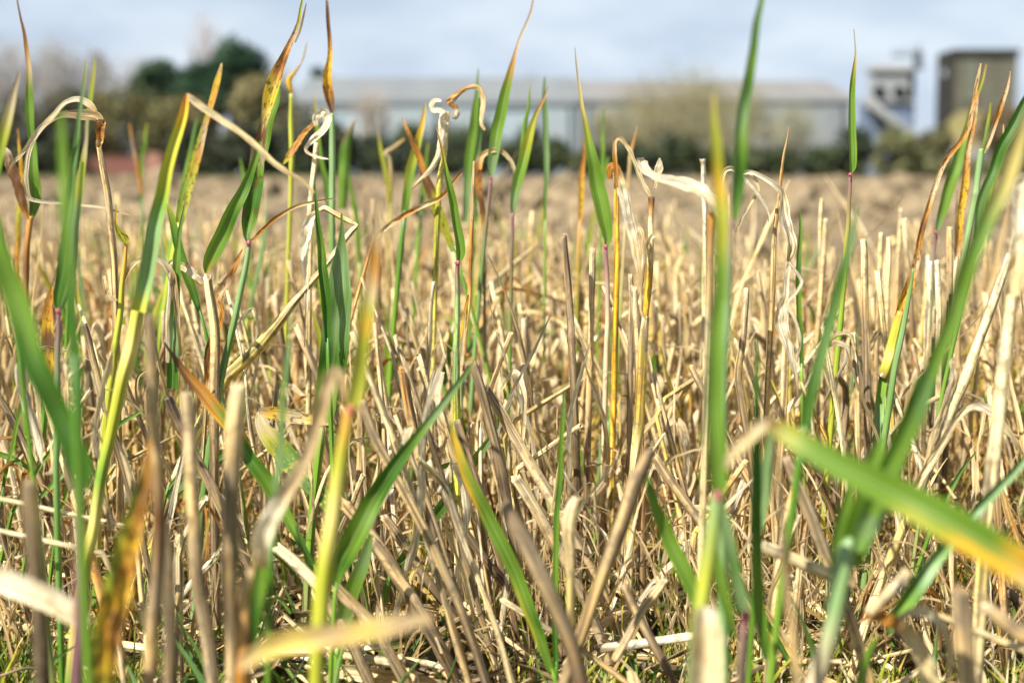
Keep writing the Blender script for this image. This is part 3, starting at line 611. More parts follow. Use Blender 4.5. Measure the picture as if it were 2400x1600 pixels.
B('withered_grass', 'grass blade', 'small orange blade tip beside the tall brown tipped shoot at left', [
 ('leaf', .98, 'oYYyoo', '42 302 3, 44 340 7, 50 400 10, 47 450 12, 42 520 13, 38 600 13, 35 665 8', dict(m='sick'))])
B(S_, G_, 'short shoot with one orange and one green pointed leaf before the brick wall', [
 ('leaf', 1.35, 'osoo', '305 288 3, 311 330 8, 318 370 9, 326 410 10, 330 455 8', dict(m='sick')),
 ('leaf', 1.36, 'ygggG', '344 288 2, 340 330 9, 334 380 10, 330 430 9, 331 470 7', {})])
B(S_, G_, 'thick pale green stalk with brown tip, its cream leaf falling to the right', [
 ('dry', .615, 'wccccctc', '436 224 12, 450 232 15, 468 246 16, 500 268 15, 560 308 14, 605 346 13, 640 380 13, 676 406 12, 712 430 10, 735 455 7', dict(tw=.6, wav=.08, gut=.5)),
 ('leaf', .61, 'oYyyygBBBBy', '437 221 6, 434 240 15, 429 270 20, 416 316 24, 402 370 26, 388 420 29, 372 500 33, 356 575 35, 338 665 36, 325 730 34', dict(gut=.9, n='sheath_leaf', m='gstem')),
 ('stem', .615, 'yeyygeyyegge', '327 715 30, 312 790 32, 300 840 33, 283 905 30, 262 1000 28, 245 1080 27, 233 1150 27, 218 1240 28, 204 1310 28', dict(nodes=(.62,)))])
B('withered_grass', 'grass blade', 'upright orange blade with yellow green foot beside the bent pale stalk', [
 ('leaf', .92, 'tYooqoyyyy', '520 148 4, 510 185 14, 502 220 15, 492 262 14, 478 310 17, 464 360 24, 450 405 27, 436 460 28, 420 530 20', dict(m='sick', edge='tYYyyyyggg'))])
B(S_, G_, 'narrow green blade behind the upright orange blade', [('leaf', 1.15, 'bbggg', '462 276 3, 456 310 10, 446 360 14, 436 410 15, 424 470 15', {})])
B(S_, G_, 'small green blade left of the great twisted shoot, low on the horizon', [('leaf', 1.25, 'ggg', '563 370 3, 569 410 9, 576 470 10, 580 520 8', {})])
B(S_, G_, 'great twisted shoot with yellow and brown upper leaf reaching the top edge, purple collar', [
 ('leaf', .78, 'gyysoOoyYeOOsgGGGgB', '714 -14 4, 706 20 7, 698 55 9, 685 95 13, 668 135 20, 654 165 27, 643 195 34, 634 225 32, 626 255 24, 619 285 18, 614 320 22, 610 360 27, 604 400 32, 598 440 36, 590 480 38, 582 520 34, 580 550 18, 583 566 9', dict(m='sick', gut=.6, tw=.7, face=-.1)),
 ('leaf', .80, 'gggggG', '655 208 5, 648 240 14, 636 275 16, 628 310 16, 616 360 16, 606 410 14', dict(n='leaf')),
 ('leaf', .76, 'ggGgGggy', '612 330 8, 604 362 13, 590 400 18, 568 450 26, 545 495 32, 520 545 36, 498 590 36, 485 620 22, 482 640 6', dict(edge='gggggggg', gut=.5, face=.25)),
 ('leaf', .80, 'ssqq', '719 8 2, 710 40 5, 700 75 6, 690 100 4', dict(m='dry')),
 ('dry', .752, 'tooottctc', '585 568 7, 594 563 9, 612 545 8, 630 526 8, 650 508 9, 690 486 8, 740 473 7, 786 465 3', dict(gut=.8, wav=.1, n='withered_leaf')),
 ('collar', .748, '', '583 571 13', dict(a=.1)),
 ('stem', .75, 'BBbBbbBBb', '583 573 10, 576 620 13, 566 670 15, 558 710 15, 546 765 16, 534 815 17, 522 870 18, 510 930 19', dict(nodes=(.55,)))])
B('dry_leaf', 'dry leaf', 'ragged orange brown withered leaf hanging left of the great twisted shoot stem', [
 ('dry', .757, 'ooOtoooOOot', '572 583 3, 562 602 8, 548 630 18, 538 650 24, 522 680 30, 516 705 26, 521 730 12, 516 755 14, 502 790 22, 494 830 24, 488 880 20, 484 920 12', dict(m='sick', wav=.4, tw=.2, gut=.4))])
B(S_, G_, 'slim shoot with small orange twisted head right of the great twisted shoot', [
 ('leaf', 1.02, 'qqtoYYo', '720 98 2, 713 125 4, 703 150 4, 690 170 8, 678 188 13, 680 206 12, 684 222 5', dict(m='sick')),
 ('stem', 1.02, 'yyyyytg', '683 220 8, 682 280 11, 684 350 12, 682 430 11, 679 520 10, 676 600 10')])
B(S_, G_, 'upright shoot with a long brown spike and swollen orange yellow head', [
 ('leaf', .92, 'qOOOoYYYoOO', '764 -12 5, 768 30 8, 771 70 9, 772 110 10, 772 145 13, 768 175 19, 766 205 23, 770 230 22, 775 250 15, 779 268 6', dict(m='sick', gut=.8, tw=.4)),
 ('stem', .92, 'BBbBgBG', '778 266 10, 778 300 13, 779 360 15, 779 440 15, 779 530 14, 779 620 13')])
B(S_, G_, 'plain green shoot just left of the orange headed one', [
 ('leaf', 1.12, 'eyggGg', '736 222 3, 739 270 8, 745 330 11, 755 390 13, 765 440 12, 772 500 11', {})])
B('dry_plant', 'dry plant', 'curled white leaf with a hooked top and a brown leaf beside the orange headed shoot', [
 ('dry', .86, 'wwwwwwcww', '740 296 8, 738 280 14, 748 266 18, 762 264 20, 768 280 20, 760 302 16, 740 320 16, 724 336 11, 716 350 9, 726 362 9, 748 370 9, 770 373 5', dict(tw=1.6, wav=.2)),
 ('dry', .87, 'Ooooy', '745 280 8, 730 298 12, 712 318 14, 692 345 16, 676 368 14, 664 384 5', dict(m='sick', n='brown_leaf')),
 ('straw', .865, 'cctcct', '742 335 12, 738 380 15, 732 430 14, 728 500 14, 725 580 13')])
B(S_, G_, 'blurred green shoot with brown smudged tip right of the orange headed one', [
 ('leaf', 1.2, 'qGgggg', '831 280 3, 822 305 14, 812 340 26, 808 380 27, 806 430 24, 804 490 18', dict(edge='qOGggg')), ('leaf', 1.2, 'ggggg', '812 385 4, 820 430 9, 830 480 12, 838 540 12, 842 620 10')])
B(S_, G_, 'small pair of yellow green blades with a bent tip left of the brown spear leaf', [
 ('leaf', 1.22, 'syyye', '885 302 4, 891 340 8, 900 385 10, 908 430 11, 914 480 10', {}),
 ('dry', 1.22, 'eqctyy', '948 326 5, 936 336 9, 920 350 12, 906 360 12, 914 372 8, 917 420 8, 916 480 8')])
B(S_, G_, 'brown spear shaped leaf slanting down right to a yellow green foot, in the middle left', [
 ('leaf', .92, 'qoOooOOyyyyg', '943 272 3, 950 295 8, 962 322 12, 976 352 15, 990 388 16, 1000 420 20, 1012 450 26, 1026 490 28, 1040 525 24, 1054 560 16, 1064 590 10', dict(m='sick', gut=.6))])
B(S_, G_, 'upright yellow edged blade behind the brown spear shaped leaf', [
 ('leaf', .98, 'eYyyggG', '999 242 3, 992 272 9, 984 310 15, 974 355 21, 962 400 23, 954 450 20, 950 500 16', dict(edge='eYYyyygg', gut=.5))])
B(S_, G_, 'small green blade just right of the yellow edged one', [('leaf', 1.25, 'ygggg', '1003 336 3, 998 380 9, 992 430 12, 986 500 12', {})])
B('dry_plant', 'dry plant', 'curly cream flower shaped dry leaf top with a tan leaf looping over to the right', [
 ('dry', .86, 'wwwwcccct', '1040 262 20, 1038 290 22, 1037 315 20, 1033 345 17, 1024 372 14, 1006 400 11, 984 424 10, 962 442 8', dict(tw=.5)),
 ('dry', .852, 'wwwww', '1042 266 12, 1030 260 14, 1016 258 13, 1012 246 12, 1020 236 12, 1034 238 8', dict(tw=1.4, n='curl')),
 ('dry', .855, 'oowww', '1052 246 9, 1064 250 11, 1071 262 13, 1068 276 12, 1058 274 7', dict(tw=1.2, n='curl')),
 ('dry', .862, 'ototttccct', '1050 244 18, 1060 232 17, 1078 216 11, 1096 206 10, 1116 204 11, 1128 216 12, 1132 240 12, 1128 270 11, 1127 290 8, 1135 306 6', dict(wav=.12, tw=.4)),
 ('stem', .865, 'tyyecct', '1051 262 7, 1047 310 9, 1042 360 11, 1032 410 13, 1027 470 14, 1024 540 14', dict(m='straw'))])
B(S_, G_, 'bright green folded blade with crimson collar on a long pale ribbed stem, centre', [
 ('leaf', .75, 'toyggggggg', '1024 298 2, 1030 325 5, 1036 355 7, 1043 390 9, 1052 430 15, 1060 470 19, 1068 520 20, 1075 560 22, 1078 592 22, 1075 612 12', dict(gut=.9, face=.3, tw=-.1)),
 ('collar', .748, '', '1073 618 13'),
 ('stem', .75, 'pBBByBycccct', '1073 620 9, 1072 670 12, 1071 730 14, 1070 800 16, 1069 870 18, 1069 950 20, 1069 1040 22, 1071 1120 23, 1073 1220 23, 1076 1330 22', dict(nodes=(.62,), m='straw'))])
B(S_, G_, 'pair of blue green blades beneath the looping tan leaf', [
 ('leaf', 1.06, 'BgggBB', '1122 160 2, 1120 210 9, 1114 270 18, 1107 330 22, 1100 390 21, 1095 450 17, 1090 520 14', dict(gut=.7)),
 ('leaf', 1.06, 'BBBbG', '1124 230 5, 1122 300 14, 1118 370 16, 1114 440 15, 1110 520 12')])
B('dry_plant', 'dry plant', 'thin brown dry stalk with an orange yellow leaf base right of the crimson collared stem', [
 ('straw', .79, 'tttoootto', '1110 378 4, 1109 430 7, 1107 500 9, 1105 560 10, 1102 620 10, 1100 690 10, 1092 760 11, 1088 830 12', dict(nodes=(.5,))),
 ('dry', .785, 'oYYYYo', '1098 690 4, 1092 725 10, 1087 760 14, 1084 790 12, 1088 812 5', dict(m='sick', free=1))])
B('dry_plant', 'dry plant', 'brown leaf with a cream ribbon arching right, left of the long needle tipped blade', [
 ('dry', .94, 'otttccct', '1122 398 16, 1126 372 15, 1140 358 12, 1158 352 11, 1178 357 11, 1196 376 10, 1205 402 10, 1212 440 7', dict(wav=.1)),
 ('dry', .945, 'oOoOOos', '1124 372 16, 1120 400 18, 1122 440 16, 1130 480 14, 1135 520 14, 1134 560 10', dict(m='sick', n='brown_leaf'))])
B(S_, G_, 'tall green blade with a long cream needle tip reaching the top edge right of centre', [
 ('leaf', .94, 'qqqtoggggBB', '1254 -16 4, 1244 25 6, 1232 60 6, 1218 95 6, 1208 130 9, 1200 165 15, 1188 210 22, 1178 255 26, 1168 300 28, 1160 345 27, 1154 385 22, 1151 414 9', dict(gut=.6, face=-.15)),
 ('collar', .938, 'prp', '1151 418 8', {}), ('stem', .94, 'pbBGs', '1151 420 8, 1146 470 9, 1138 540 10, 1130 620 11')])
B(S_, G_, 'yellow green pair of blades right of the needle tipped one', [
 ('leaf', .98, 'yggggg', '1244 198 2, 1238 245 7, 1230 300 11, 1224 350 12, 1218 410 12', {}),
 ('leaf', .94, 'soyyggBB', '1284 202 3, 1274 232 6, 1260 262 9, 1248 300 17, 1236 340 24, 1226 385 26, 1214 430 24, 1204 475 16, 1202 505 6', dict(gut=.7)), ('stem', .94, 'pgs', '1202 500 7, 1200 560 9, 1198 640 10')])
B(S_, G_, 'straight narrow blue green blade standing alone before the warehouse wall', [
 ('leaf', 1.08, 'bbBBBbg', '1276 180 3, 1277 220 8, 1279 270 11, 1281 330 14, 1282 400 13, 1280 460 9, 1279 520 7', dict(gut=.8))])
B(S_, G_, 'broad bright green blade with a fine curved needle tip and crimson collar, right of centre', [
 ('leaf', .86, 'qqeeygggggg', '1347 112 2, 1351 150 4, 1357 200 6, 1362 240 8, 1370 285 12, 1378 325 17, 1386 365 25, 1394 410 33, 1404 460 37, 1414 510 34, 1422 555 22, 1420 576 9', dict(gut=.45, face=.1, tw=.1)),
 ('collar', .857, '', '1420 580 11'), ('stem', .86, 'pqqtss', '1420 582 9, 1422 640 11, 1424 720 12, 1422 820 13, 1420 900 13')])
B(S_, G_, 'thin green blade behind the broad bright blade right of centre', [
 ('leaf', 1.12, 'bgggg', '1414 256 2, 1413 310 7, 1412 360 10, 1411 410 10, 1415 480 9', {}), ('leaf', 1.12, 'gggg', '1426 368 3, 1420 400 9, 1412 440 9, 1410 500 8')])
B('withered_grass', 'grass blade', 'blurred orange brown blade left of the broad bright blade', [('leaf', 1.12, 'oooYYo', '1370 322 3, 1366 370 11, 1362 420 14, 1361 470 13, 1360 520 10', dict(m='sick'))])
B('dry_plant', 'dry plant', 'crumpled golden straw stalk with a knotted top, the sharpest stalk right of centre', [
 ('dry', .765, 'ooottcccct', '1446 440 9, 1444 400 10, 1440 365 11, 1441 335 10, 1452 326 11, 1468 345 11, 1484 378 11, 1500 418 12, 1514 448 13, 1526 464 8', dict(wav=.12, tw=.4, gut=.7)),
 ('straw', .755, 'OotcctcYYYYYo', '1527 462 14, 1527 480 11, 1525 520 13, 1526 552 14, 1524 600 17, 1521 650 17, 1517 700 17, 1512 745 14', dict(nodes=(.04,), n='upper_stem')),
 ('dry', .748, 'cttcttctt', '1494 532 12, 1502 545 14, 1506 575 12, 1511 610 12, 1506 650 12, 1504 690 8, 1504 730 9, 1516 750 7', dict(wav=.6, tw=1.0, n='sheath', free=1)),
 ('dry', .747, 'wwcc', '1537 552 8, 1528 556 10, 1518 566 10, 1518 585 9', dict(wav=.4, tw=.8, n='curl', free=1)),
 ('straw', .755, 'ceYeceectcs', '1513 742 17, 1508 800 22, 1505 860 23, 1501 930 24, 1496 1000 24, 1489 1060 23, 1484 1100 18, 1480 1180 24, 1476 1280 24, 1472 1360 24', dict(nodes=(.52,)))])
B('dry_plant', 'dry plant', 'wide cream ribbon leaf bent over a yellow stem, left of the crumpled golden stalk', [
 ('dry', .85, 'oocwwwwcct', '1430 420 10, 1428 396 15, 1440 392 22, 1452 425 26, 1463 465 26, 1471 505 24, 1480 545 23, 1491 590 22, 1500 640 16', dict(wav=.15)),
 ('straw', .855, 'YYYec', '1444 420 9, 1445 480 12, 1446 540 12, 1446 600 14, 1444 700 14', dict(n='stem'))])
B('withered_grass', 'grass blade', 'fine tan blade leaning right above the cream ribbon leaf', [('leaf', 1.0, 'totttt', '1493 296 3, 1486 330 7, 1478 365 9, 1473 410 9, 1470 470 9', dict(m='dry'))])
B('dry_leaf', 'dry leaf', 'big cream leaf sweeping right and blurring towards the lens, above the golden stalk', [
 ('dry', .72, 'swwwwwwcc', '1501 400 14, 1502 378 24, 1512 402 24, 1540 418 22, 1580 428 28, 1620 440 36, 1650 458 40, 1672 485 34, 1680 510 22', dict(dz=-.16, wav=.08, tw=.3, gut=.3)),
 ('dry', .74, 'wwccc', '1546 370 4, 1544 392 20, 1536 412 16, 1531 440 10', dict(n='fleck', free=1, tw=.4)),
 ('straw', .60, 'occctt', '1668 500 20, 1666 560 15, 1664 640 15, 1662 720 16, 1660 800 16')])
B('stubble_stalk', 'stubble stalk', 'lone pale stalk with a white knob top beside the tall front blades', [('straw', .92, 'wcccct', '1647 374 13, 1649 392 11, 1650 430 12, 1652 480 13, 1652 560 14', dict(open=True, jag=.5))])
B(S_, G_, 'tallest green blade near the lens, running off the top edge right of centre', [
 ('leaf', .50, 'gbGgGBgGGg', '1790 -40 10, 1780 20 14, 1771 60 18, 1760 120 21, 1750 180 25, 1741 250 29, 1733 320 33, 1727 390 35, 1722 450 31, 1718 500 18, 1716 520 8', dict(gut=.85, face=.2, tw=.1, edge='BBBgBBBBBg')),
 ('stem', .5, 'pBBBBBBbG', '1715 512 14, 1710 580 18, 1705 660 21, 1702 740 23, 1697 820 25, 1693 920 27, 1688 1020 29, 1684 1100 30, 1688 1200 26')])
B(S_, G_, 'thick bright green shoot near the lens with yellow tip and reddish joint', [
 ('leaf', .43, 'eyyYyygg', '1674 222 6, 1675 280 16, 1678 340 24, 1680 400 28, 1684 470 30, 1687 540 32, 1689 620 30, 1687 700 28', dict(gut=.7, m='green')),
 ('leaf', .44, 'ggggggggg', '1686 640 20, 1680 740 30, 1676 840 36, 1676 940 40, 1678 1040 42, 1680 1120 42, 1684 1160 24', dict(gut=.7, n='leaf')),
 ('collar', .432, 'rrrr', '1682 1162 20'),
 ('stem', .436, 'ByBBByc', '1682 1160 30, 1672 1230 34, 1660 1310 36, 1648 1390 37, 1640 1450 38, 1634 1540 40')])
B(S_, G_, 'second pale green stem near the lens with a pink joint, beside the thick bright shoot', [
 ('leaf', .46, 'gBBbBB', '1688 1150 12, 1700 1220 26, 1715 1290 28, 1728 1350 30, 1740 1410 30, 1746 1440 16', dict(gut=.7, n='leaf')),
 ('leaf', .47, 'gggG', '1672 1290 20, 1690 1370 28, 1708 1440 22, 1718 1500 6', dict(gut=.5, free=1)),
 ('collar', .455, 'rrrr', '1746 1444 22'),
 ('stem', .46, 'pqpsp', '1746 1450 20, 1742 1500 21, 1738 1560 22, 1734 1640 22')])
B('dry_leaf', 'dry leaf', 'blurred pale hooded dry leaf at the bottom edge under the thick bright shoot', [
 ('dry', .42, 'wcccqc', '1650 1420 40, 1652 1445 62, 1652 1490 72, 1652 1550 76, 1650 1620 80, 1650 1700 80', dict(crk=.05, gut=.9, wav=.02, face=0, tw=0))])
B(S_, G_, 'dark green upright blade bundle just right of the thick bright shoot', [
 ('leaf', .52, 'GGGGGggG', '1772 790 3, 1774 860 10, 1774 940 15, 1771 1030 20, 1768 1120 24, 1768 1220 26, 1771 1320 28, 1778 1420 30, 1786 1500 26, 1790 1545 10', dict(gut=.6)),
 ('leaf', .53, 'bBBBBG', '1806 1000 6, 1804 1060 24, 1796 1120 32, 1786 1190 30, 1776 1260 20, 1772 1330 10', dict(gut=.5))])
B('leaf_blade', 'leaf', 'broad green and yellow blurred leaf crossing the lower right towards the lens', [
 ('dry', .40, 'ccccq', '1706 1100 12, 1716 1074 22, 1740 1044 28, 1768 1016 32, 1795 995 30, 1815 992 26', dict(wav=.02, tw=.1, gut=.4, n='dry_tip', free=1)),
 ('leaf', .40, 'OyggggggggYo', '1806 986 22, 1826 1006 44, 1870 1034 54, 1940 1074 62, 2020 1116 72, 2100 1160 80, 2180 1202 88, 2260 1246 90, 2340 1294 86, 2440 1358 78', dict(dz=-.03, gut=.35, face=0, tw=0, edge='OyggggyyYYYt', free=1, m='green')),
 ('straw', .40, 'stts', '1815 1000 14, 1822 1100 15, 1836 1250 16, 1846 1400 17', dict(dz=.02))])
B(S_, G_, 'large blurred green plant at lower right, its long leaf rising to the right edge', [
 ('leaf', .43, 'qeeggggGggg', '2412 225 6, 2395 290 26, 2372 370 38, 2345 440 42, 2305 520 42, 2265 620 42, 2235 720 42, 2205 800 42, 2170 890 44, 2130 980 50, 2090 1070 56, 2060 1140 56, 2030 1200 46', dict(gut=.6, face=.2, tw=0)),
 ('leaf', .435, 'GGgBBBBg', '2150 880 12, 2135 940 26, 2112 1010 44, 2088 1080 52, 2064 1150 58, 2040 1210 58, 2005 1290 34', dict(gut=.6)),
 ('leaf', .44, 'gggggg', '2070 1020 10, 2050 1100 50, 2032 1180 70, 2012 1250 74, 1992 1330 44', dict(gut=.6, face=-.2)),
 ('leaf', .44, 'ggggg', '1992 1110 10, 1980 1180 34, 1966 1260 44, 1954 1340 40, 1944 1410 20', dict(gut=.5)),
 ('stem', .435, 'BBqqBBqs', '1996 1262 18, 1985 1290 40, 1974 1340 46, 1962 1400 46, 1950 1460 44, 1930 1530 44, 1905 1620 44')])
B(S_, G_, 'blue green tapering stem slanting up to the right edge at lower right', [
 ('leaf', .50, 'bbbGbbBGgG', '2430 1030 18, 2380 1092 22, 2340 1135 26, 2290 1190 29, 2240 1242 32, 2200 1290 36, 2160 1345 42, 2120 1400 44, 2090 1446 30, 2078 1480 18', dict(gut=.9, m='gstem')),
 ('leaf', .51, 'ygggg', '2056 1490 12, 2044 1520 22, 2028 1560 24, 2012 1610 22')])
B('straw_piece', 'straw', 'pale pinkish straw stub leaning on the blue green stem at lower right', [('straw', .47, 'qwqqq', '2130 1338 24, 2108 1368 24, 2070 1404 24, 2036 1436 26', dict(free=1, open=True))])
B(S_, G_, 'pointed bright green shoot with a magenta collar at upper right, left of the concrete building', [
 ('leaf', .95, 'oyyyggggB', '2312 150 3, 2302 185 7, 2288 225 10, 2276 265 14, 2262 315 20, 2246 365 25, 2230 415 27, 2216 460 26, 2204 505 20, 2198 540 9', dict(gut=.6)),
 ('leaf', .955, 'eyyyyg', '2262 330 4, 2254 360 12, 2240 410 14, 2224 460 14, 2208 510 10', dict(free=1)),
 ('collar', .948, 'rprp', '2193 546 9'), ('stem', .95, 'pBBbG', '2193 550 8, 2190 580 9, 2186 620 10, 2182 700 11')])
B('dry_plant', 'dry plant', 'brown twisted stalk curving down from the concrete building to a yellow green stem at right', [
 ('dry', .80, 'ttotoottoOotoYy', '2298 148 4, 2294 180 8, 2289 215 9, 2283 255 10, 2272 300 10, 2250 335 11, 2224 370 13, 2206 405 12, 2192 440 12, 2178 480 12, 2164 525 13, 2152 575 14, 2146 615 18, 2132 660 22, 2120 700 22, 2108 740 22', dict(m='sick', gut=.8, wav=.15, tw=.3)),
 ('stem', .80, 'oyyyeyO', '2110 730 20, 2098 780 24, 2086 830 27, 2074 870 27, 2066 884 28', dict(n='stem', free=1)),
 ('leaf', .80, 'ggBBBG', '2066 880 24, 2058 930 26, 2054 980 26, 2050 1050 22, 2048 1120 14', dict(gut=.8, m='gstem'))])
B(S_, G_, 'tan tipped shoot with blue green stem in front of the concrete building', [
 ('leaf', .86, 'qttootty', '2365 168 3, 2358 200 10, 2348 232 13, 2338 265 13, 2326 300 13, 2314 332 14, 2304 358 9', dict(m='sick', gut=.8)),
 ('leaf', .88, 'yyggB', '2323 240 3, 2320 275 8, 2314 310 10, 2306 345 10, 2300 370 8', dict(free=1)),
 ('stem', .865, 'BBOBBBB', '2301 350 14, 2298 375 15, 2294 410 15, 2288 450 15, 2278 500 15, 2268 560 15', dict(nodes=(.1,)))])
B('withered_grass', 'grass blade', 'yellow and orange blade standing between the two green shoots at upper right', [
 ('leaf', .88, 'ototoYYYot', '2290 215 5, 2284 260 8, 2278 300 12, 2270 350 14, 2263 400 17, 2257 450 19, 2250 500 16, 2245 550 15, 2240 610 14', dict(m='sick', gut=.7))])
B(S_, G_, 'dark green arching blade at the right edge below the bank', [
 ('leaf', .68, 'GGGGbbB', '2424 210 16, 2400 248 24, 2378 290 26, 2352 340 26, 2332 390 24, 2312 440 22, 2296 500 20, 2286 560 16', dict(gut=.8)),
 ('leaf', .72, 'teyyGG', '2353 292 2, 2349 330 6, 2342 370 9, 2332 410 11, 2320 460 11, 2306 520 10')])
B(S_, G_, 'straight bright green blade like a spear with a magenta collar left of the grain tower', [
 ('leaf', .80, 'qteyggggggg', '1999 70 2, 2001 100 3, 2003 130 5, 2001 160 10, 1998 195 14, 1996 240 16, 1996 285 18, 1996 330 19, 1996 365 20, 1997 390 17, 1995 405 8', dict(gut=.7, face=.15, tw=.1)),
 ('collar', .798, 'rprp', '1993 411 10'), ('stem', .80, 'pygyyGg', '1993 413 8, 1991 470 9, 1988 530 10, 1982 600 11, 1976 680 13, 1970 760 14')])
B('leaf_blade', 'grass blade', 'blurred blue green blade leaning right below the spear shaped one', [
 ('leaf', .50, 'BBGbbbGG', '2010 480 4, 2000 530 12, 1988 590 18, 1972 650 22, 1956 710 24, 1938 780 26, 1918 850 28, 1900 930 28, 1886 1010 24', dict(gut=.5))])
B('dry_plant', 'dry plant', 'thin tan stem with a brown needle tip rising over the white curled leaves at right', [
 ('straw', .80, 'tottttYyyy', '1851 298 3, 1845 330 5, 1838 360 6, 1833 400 7, 1827 450 8, 1820 500 10, 1815 560 12, 1811 630 14, 1808 700 15')])
B('dry_plant', 'dry plant', 'white papery leaves arching over and hanging in a twist right of the tall front blades', [
 ('dry', .785, 'wwwwwwwcwwwct', '1690 470 6, 1692 430 9, 1700 402 11, 1716 395 12, 1735 406 10, 1762 404 10, 1790 416 11, 1818 436 13, 1834 455 18, 1836 490 26, 1840 525 26, 1850 560 26, 1852 590 24, 1846 618 12', dict(tw=.8, wav=.12)),
 ('dry', .782, 'wwwww', '1728 405 9, 1745 420 12, 1768 445 12, 1786 472 11, 1798 500 8, 1800 520 4', dict(tw=.5, n='leaf', free=1)),
 ('dry', .788, 'wcccc', '1755 402 8, 1778 440 8, 1760 480 7, 1740 510 6, 1724 545 4', dict(tw=.5, free=1)),
 ('dry', .775, 'wwwwwwwwct', '1846 612 12, 1842 650 15, 1838 690 16, 1830 720 26, 1832 760 30, 1842 800 26, 1854 840 18, 1866 880 12, 1870 930 8', dict(tw=.3, wav=.15)),
 ('dry', .773, 'wwwww', '1850 615 6, 1868 640 8, 1878 662 8, 1862 690 8, 1848 712 8, 1866 750 8, 1876 800 8, 1870 850 6', dict(tw=1.2, wav=.2)),
 ('straw', .79, 'cttts', '1843 700 12, 1842 800 16, 1838 900 18, 1834 1000 18')])
B(S_, G_, 'narrow dark green blade just right of the hanging white leaves', [('leaf', .86, 'ggGggGg', '1876 495 3, 1874 540 9, 1871 590 12, 1869 650 14, 1870 720 14, 1874 790 13, 1878 860 12', dict(gut=.8))])
B('dry_plant', 'dry plant', 'small curled straw coloured leaf loop left of the big blurred blade at right', [
 ('dry', .775, 'ctotccct', '1908 842 10, 1925 822 12, 1942 800 13, 1962 786 10, 1984 782 10, 1998 792 8, 2004 820 8', dict(wav=.3)),
 ('dry', .77, 'owwcct', '1936 812 12, 1955 802 12, 1975 806 13, 1986 815 12, 1984 840 10, 1965 880 10, 1940 930 10, 1928 960 9', dict(wav=.2, tw=.6)),
 ('straw', .78, 'ctts', '2000 780 13, 2004 830 14, 2008 900 14, 2010 980 15', dict(open=True))])
B('dry_plant', 'dry plant', 'thick whitish straw stalk standing at the right edge, blurred at its top', [
 ('dry', .56, 'wwwcc', '2405 405 26, 2396 440 42, 2388 500 42, 2384 560 40, 2378 620 38, 2370 690 34', dict(gut=.9, wav=.04, tw=0)),
 ('straw', .57, 'cccceccct', '2372 670 28, 2362 760 28, 2352 860 28, 2342 960 27, 2330 1060 27, 2318 1160 27, 2306 1280 27, 2298 1400 28, 2292 1540 28', dict(nodes=(.32,)))])
B('dry_plant', 'dry plant', 'long cream straw leaning right with a ribbon leaf arched across it at right', [
 ('straw', .69, 'wccccecct', '2366 596 16, 2344 660 20, 2320 730 23, 2294 800 25, 2264 880 26, 2234 950 26, 2206 1020 26, 2178 1090 26, 2150 1160 26, 2120 1230 24', dict(root=1)),
 ('dry', .68, 'cccccwcct', '2140 1140 20, 2180 1080 22, 2212 1030 20, 2238 985 16, 2262 958 17, 2292 950 22, 2322 966 24, 2352 1000 18, 2378 1036 12, 2396 1066 6', dict(wav=.06, tw=.5, gut=.5, free=1)),
 ('dry', .685, 'cwqccc', '2238 842 6, 2232 846 14, 2236 880 18, 2222 930 18, 2200 990 20, 2186 1040 18, 2170 1090 12', dict(wav=.2, free=1))])
B(S_, G_, 'large blurred green blade at the left edge slanting down to a purple stem', [
 ('leaf', .42, 'gggggGGGGG', '-30 500 16, -10 560 34, 12 625 50, 34 700 58, 58 770 58, 84 840 56, 112 905 56, 140 970 58, 168 1035 60, 190 1095 56, 196 1130 34, 192 1150 16', dict(gut=.3, face=.1, tw=0, edge='ggggGGGGGG')),
 ('collar', .418, 'rprp', '188 1146 24'),
 ('stem', .42, 'pppspss', '188 1152 22, 187 1200 22, 186 1280 22, 184 1380 23, 182 1500 24, 180 1620 24')])
B('leaf_blade', 'grass blade', 'thin green blade between the left edge and the large blurred one', [('leaf', .55, 'gGGG', '-6 500 6, 6 560 12, 16 620 14, 24 690 14', {})])
B(S_, G_, 'small yellow curled leaf tip on a slim green stalk with dry loops', [
 ('leaf', .75, 'oyYyyyy', '271 478 2, 273 500 5, 272 520 6, 277 538 12, 284 552 20, 292 565 20, 296 572 6', dict(m='sick', gut=.8, tw=.6)),
 ('dry', .752, 'otcwttcct', '285 690 8, 290 662 11, 300 638 12, 316 618 12, 332 609 8, 362 606 8, 384 618 14, 400 645 18, 410 690 17, 416 740 12, 420 800 8, 422 835 4', dict(tw=.8, wav=.12)),
 ('dry', .748, 'wctcct', '243 646 8, 246 662 12, 252 688 14, 264 700 10, 276 704 6', dict(wav=.25, tw=.6)),
 ('stem', .75, 'oyyyyeeggs', '295 572 6, 292 610 10, 288 650 12, 284 700 13, 279 750 15, 273 800 16, 264 860 17, 254 930 18, 246 1000 19, 238 1080 20', dict(nodes=(.24,), m='gstem'))])
B(S_, G_, 'upright green blade with a pointed tip beside a pale dry strip, left side', [
 ('leaf', .755, 'BbggGGBBGG', '436 470 2, 430 500 6, 423 540 9, 420 575 10, 416 600 17, 413 640 20, 410 700 25, 407 770 28, 404 840 28, 402 910 26', dict(gut=.6, tw=.1, face=.1)),
 ('dry', .75, 'cwwcwc', '398 640 6, 396 680 10, 394 730 12, 392 790 12, 391 850 8', dict(free=1)),
 ('dry', .76, 'wwcwwt', '396 626 8, 404 614 14, 424 620 18, 446 632 22, 466 646 22, 484 660 14', dict(free=1, wav=.2))])
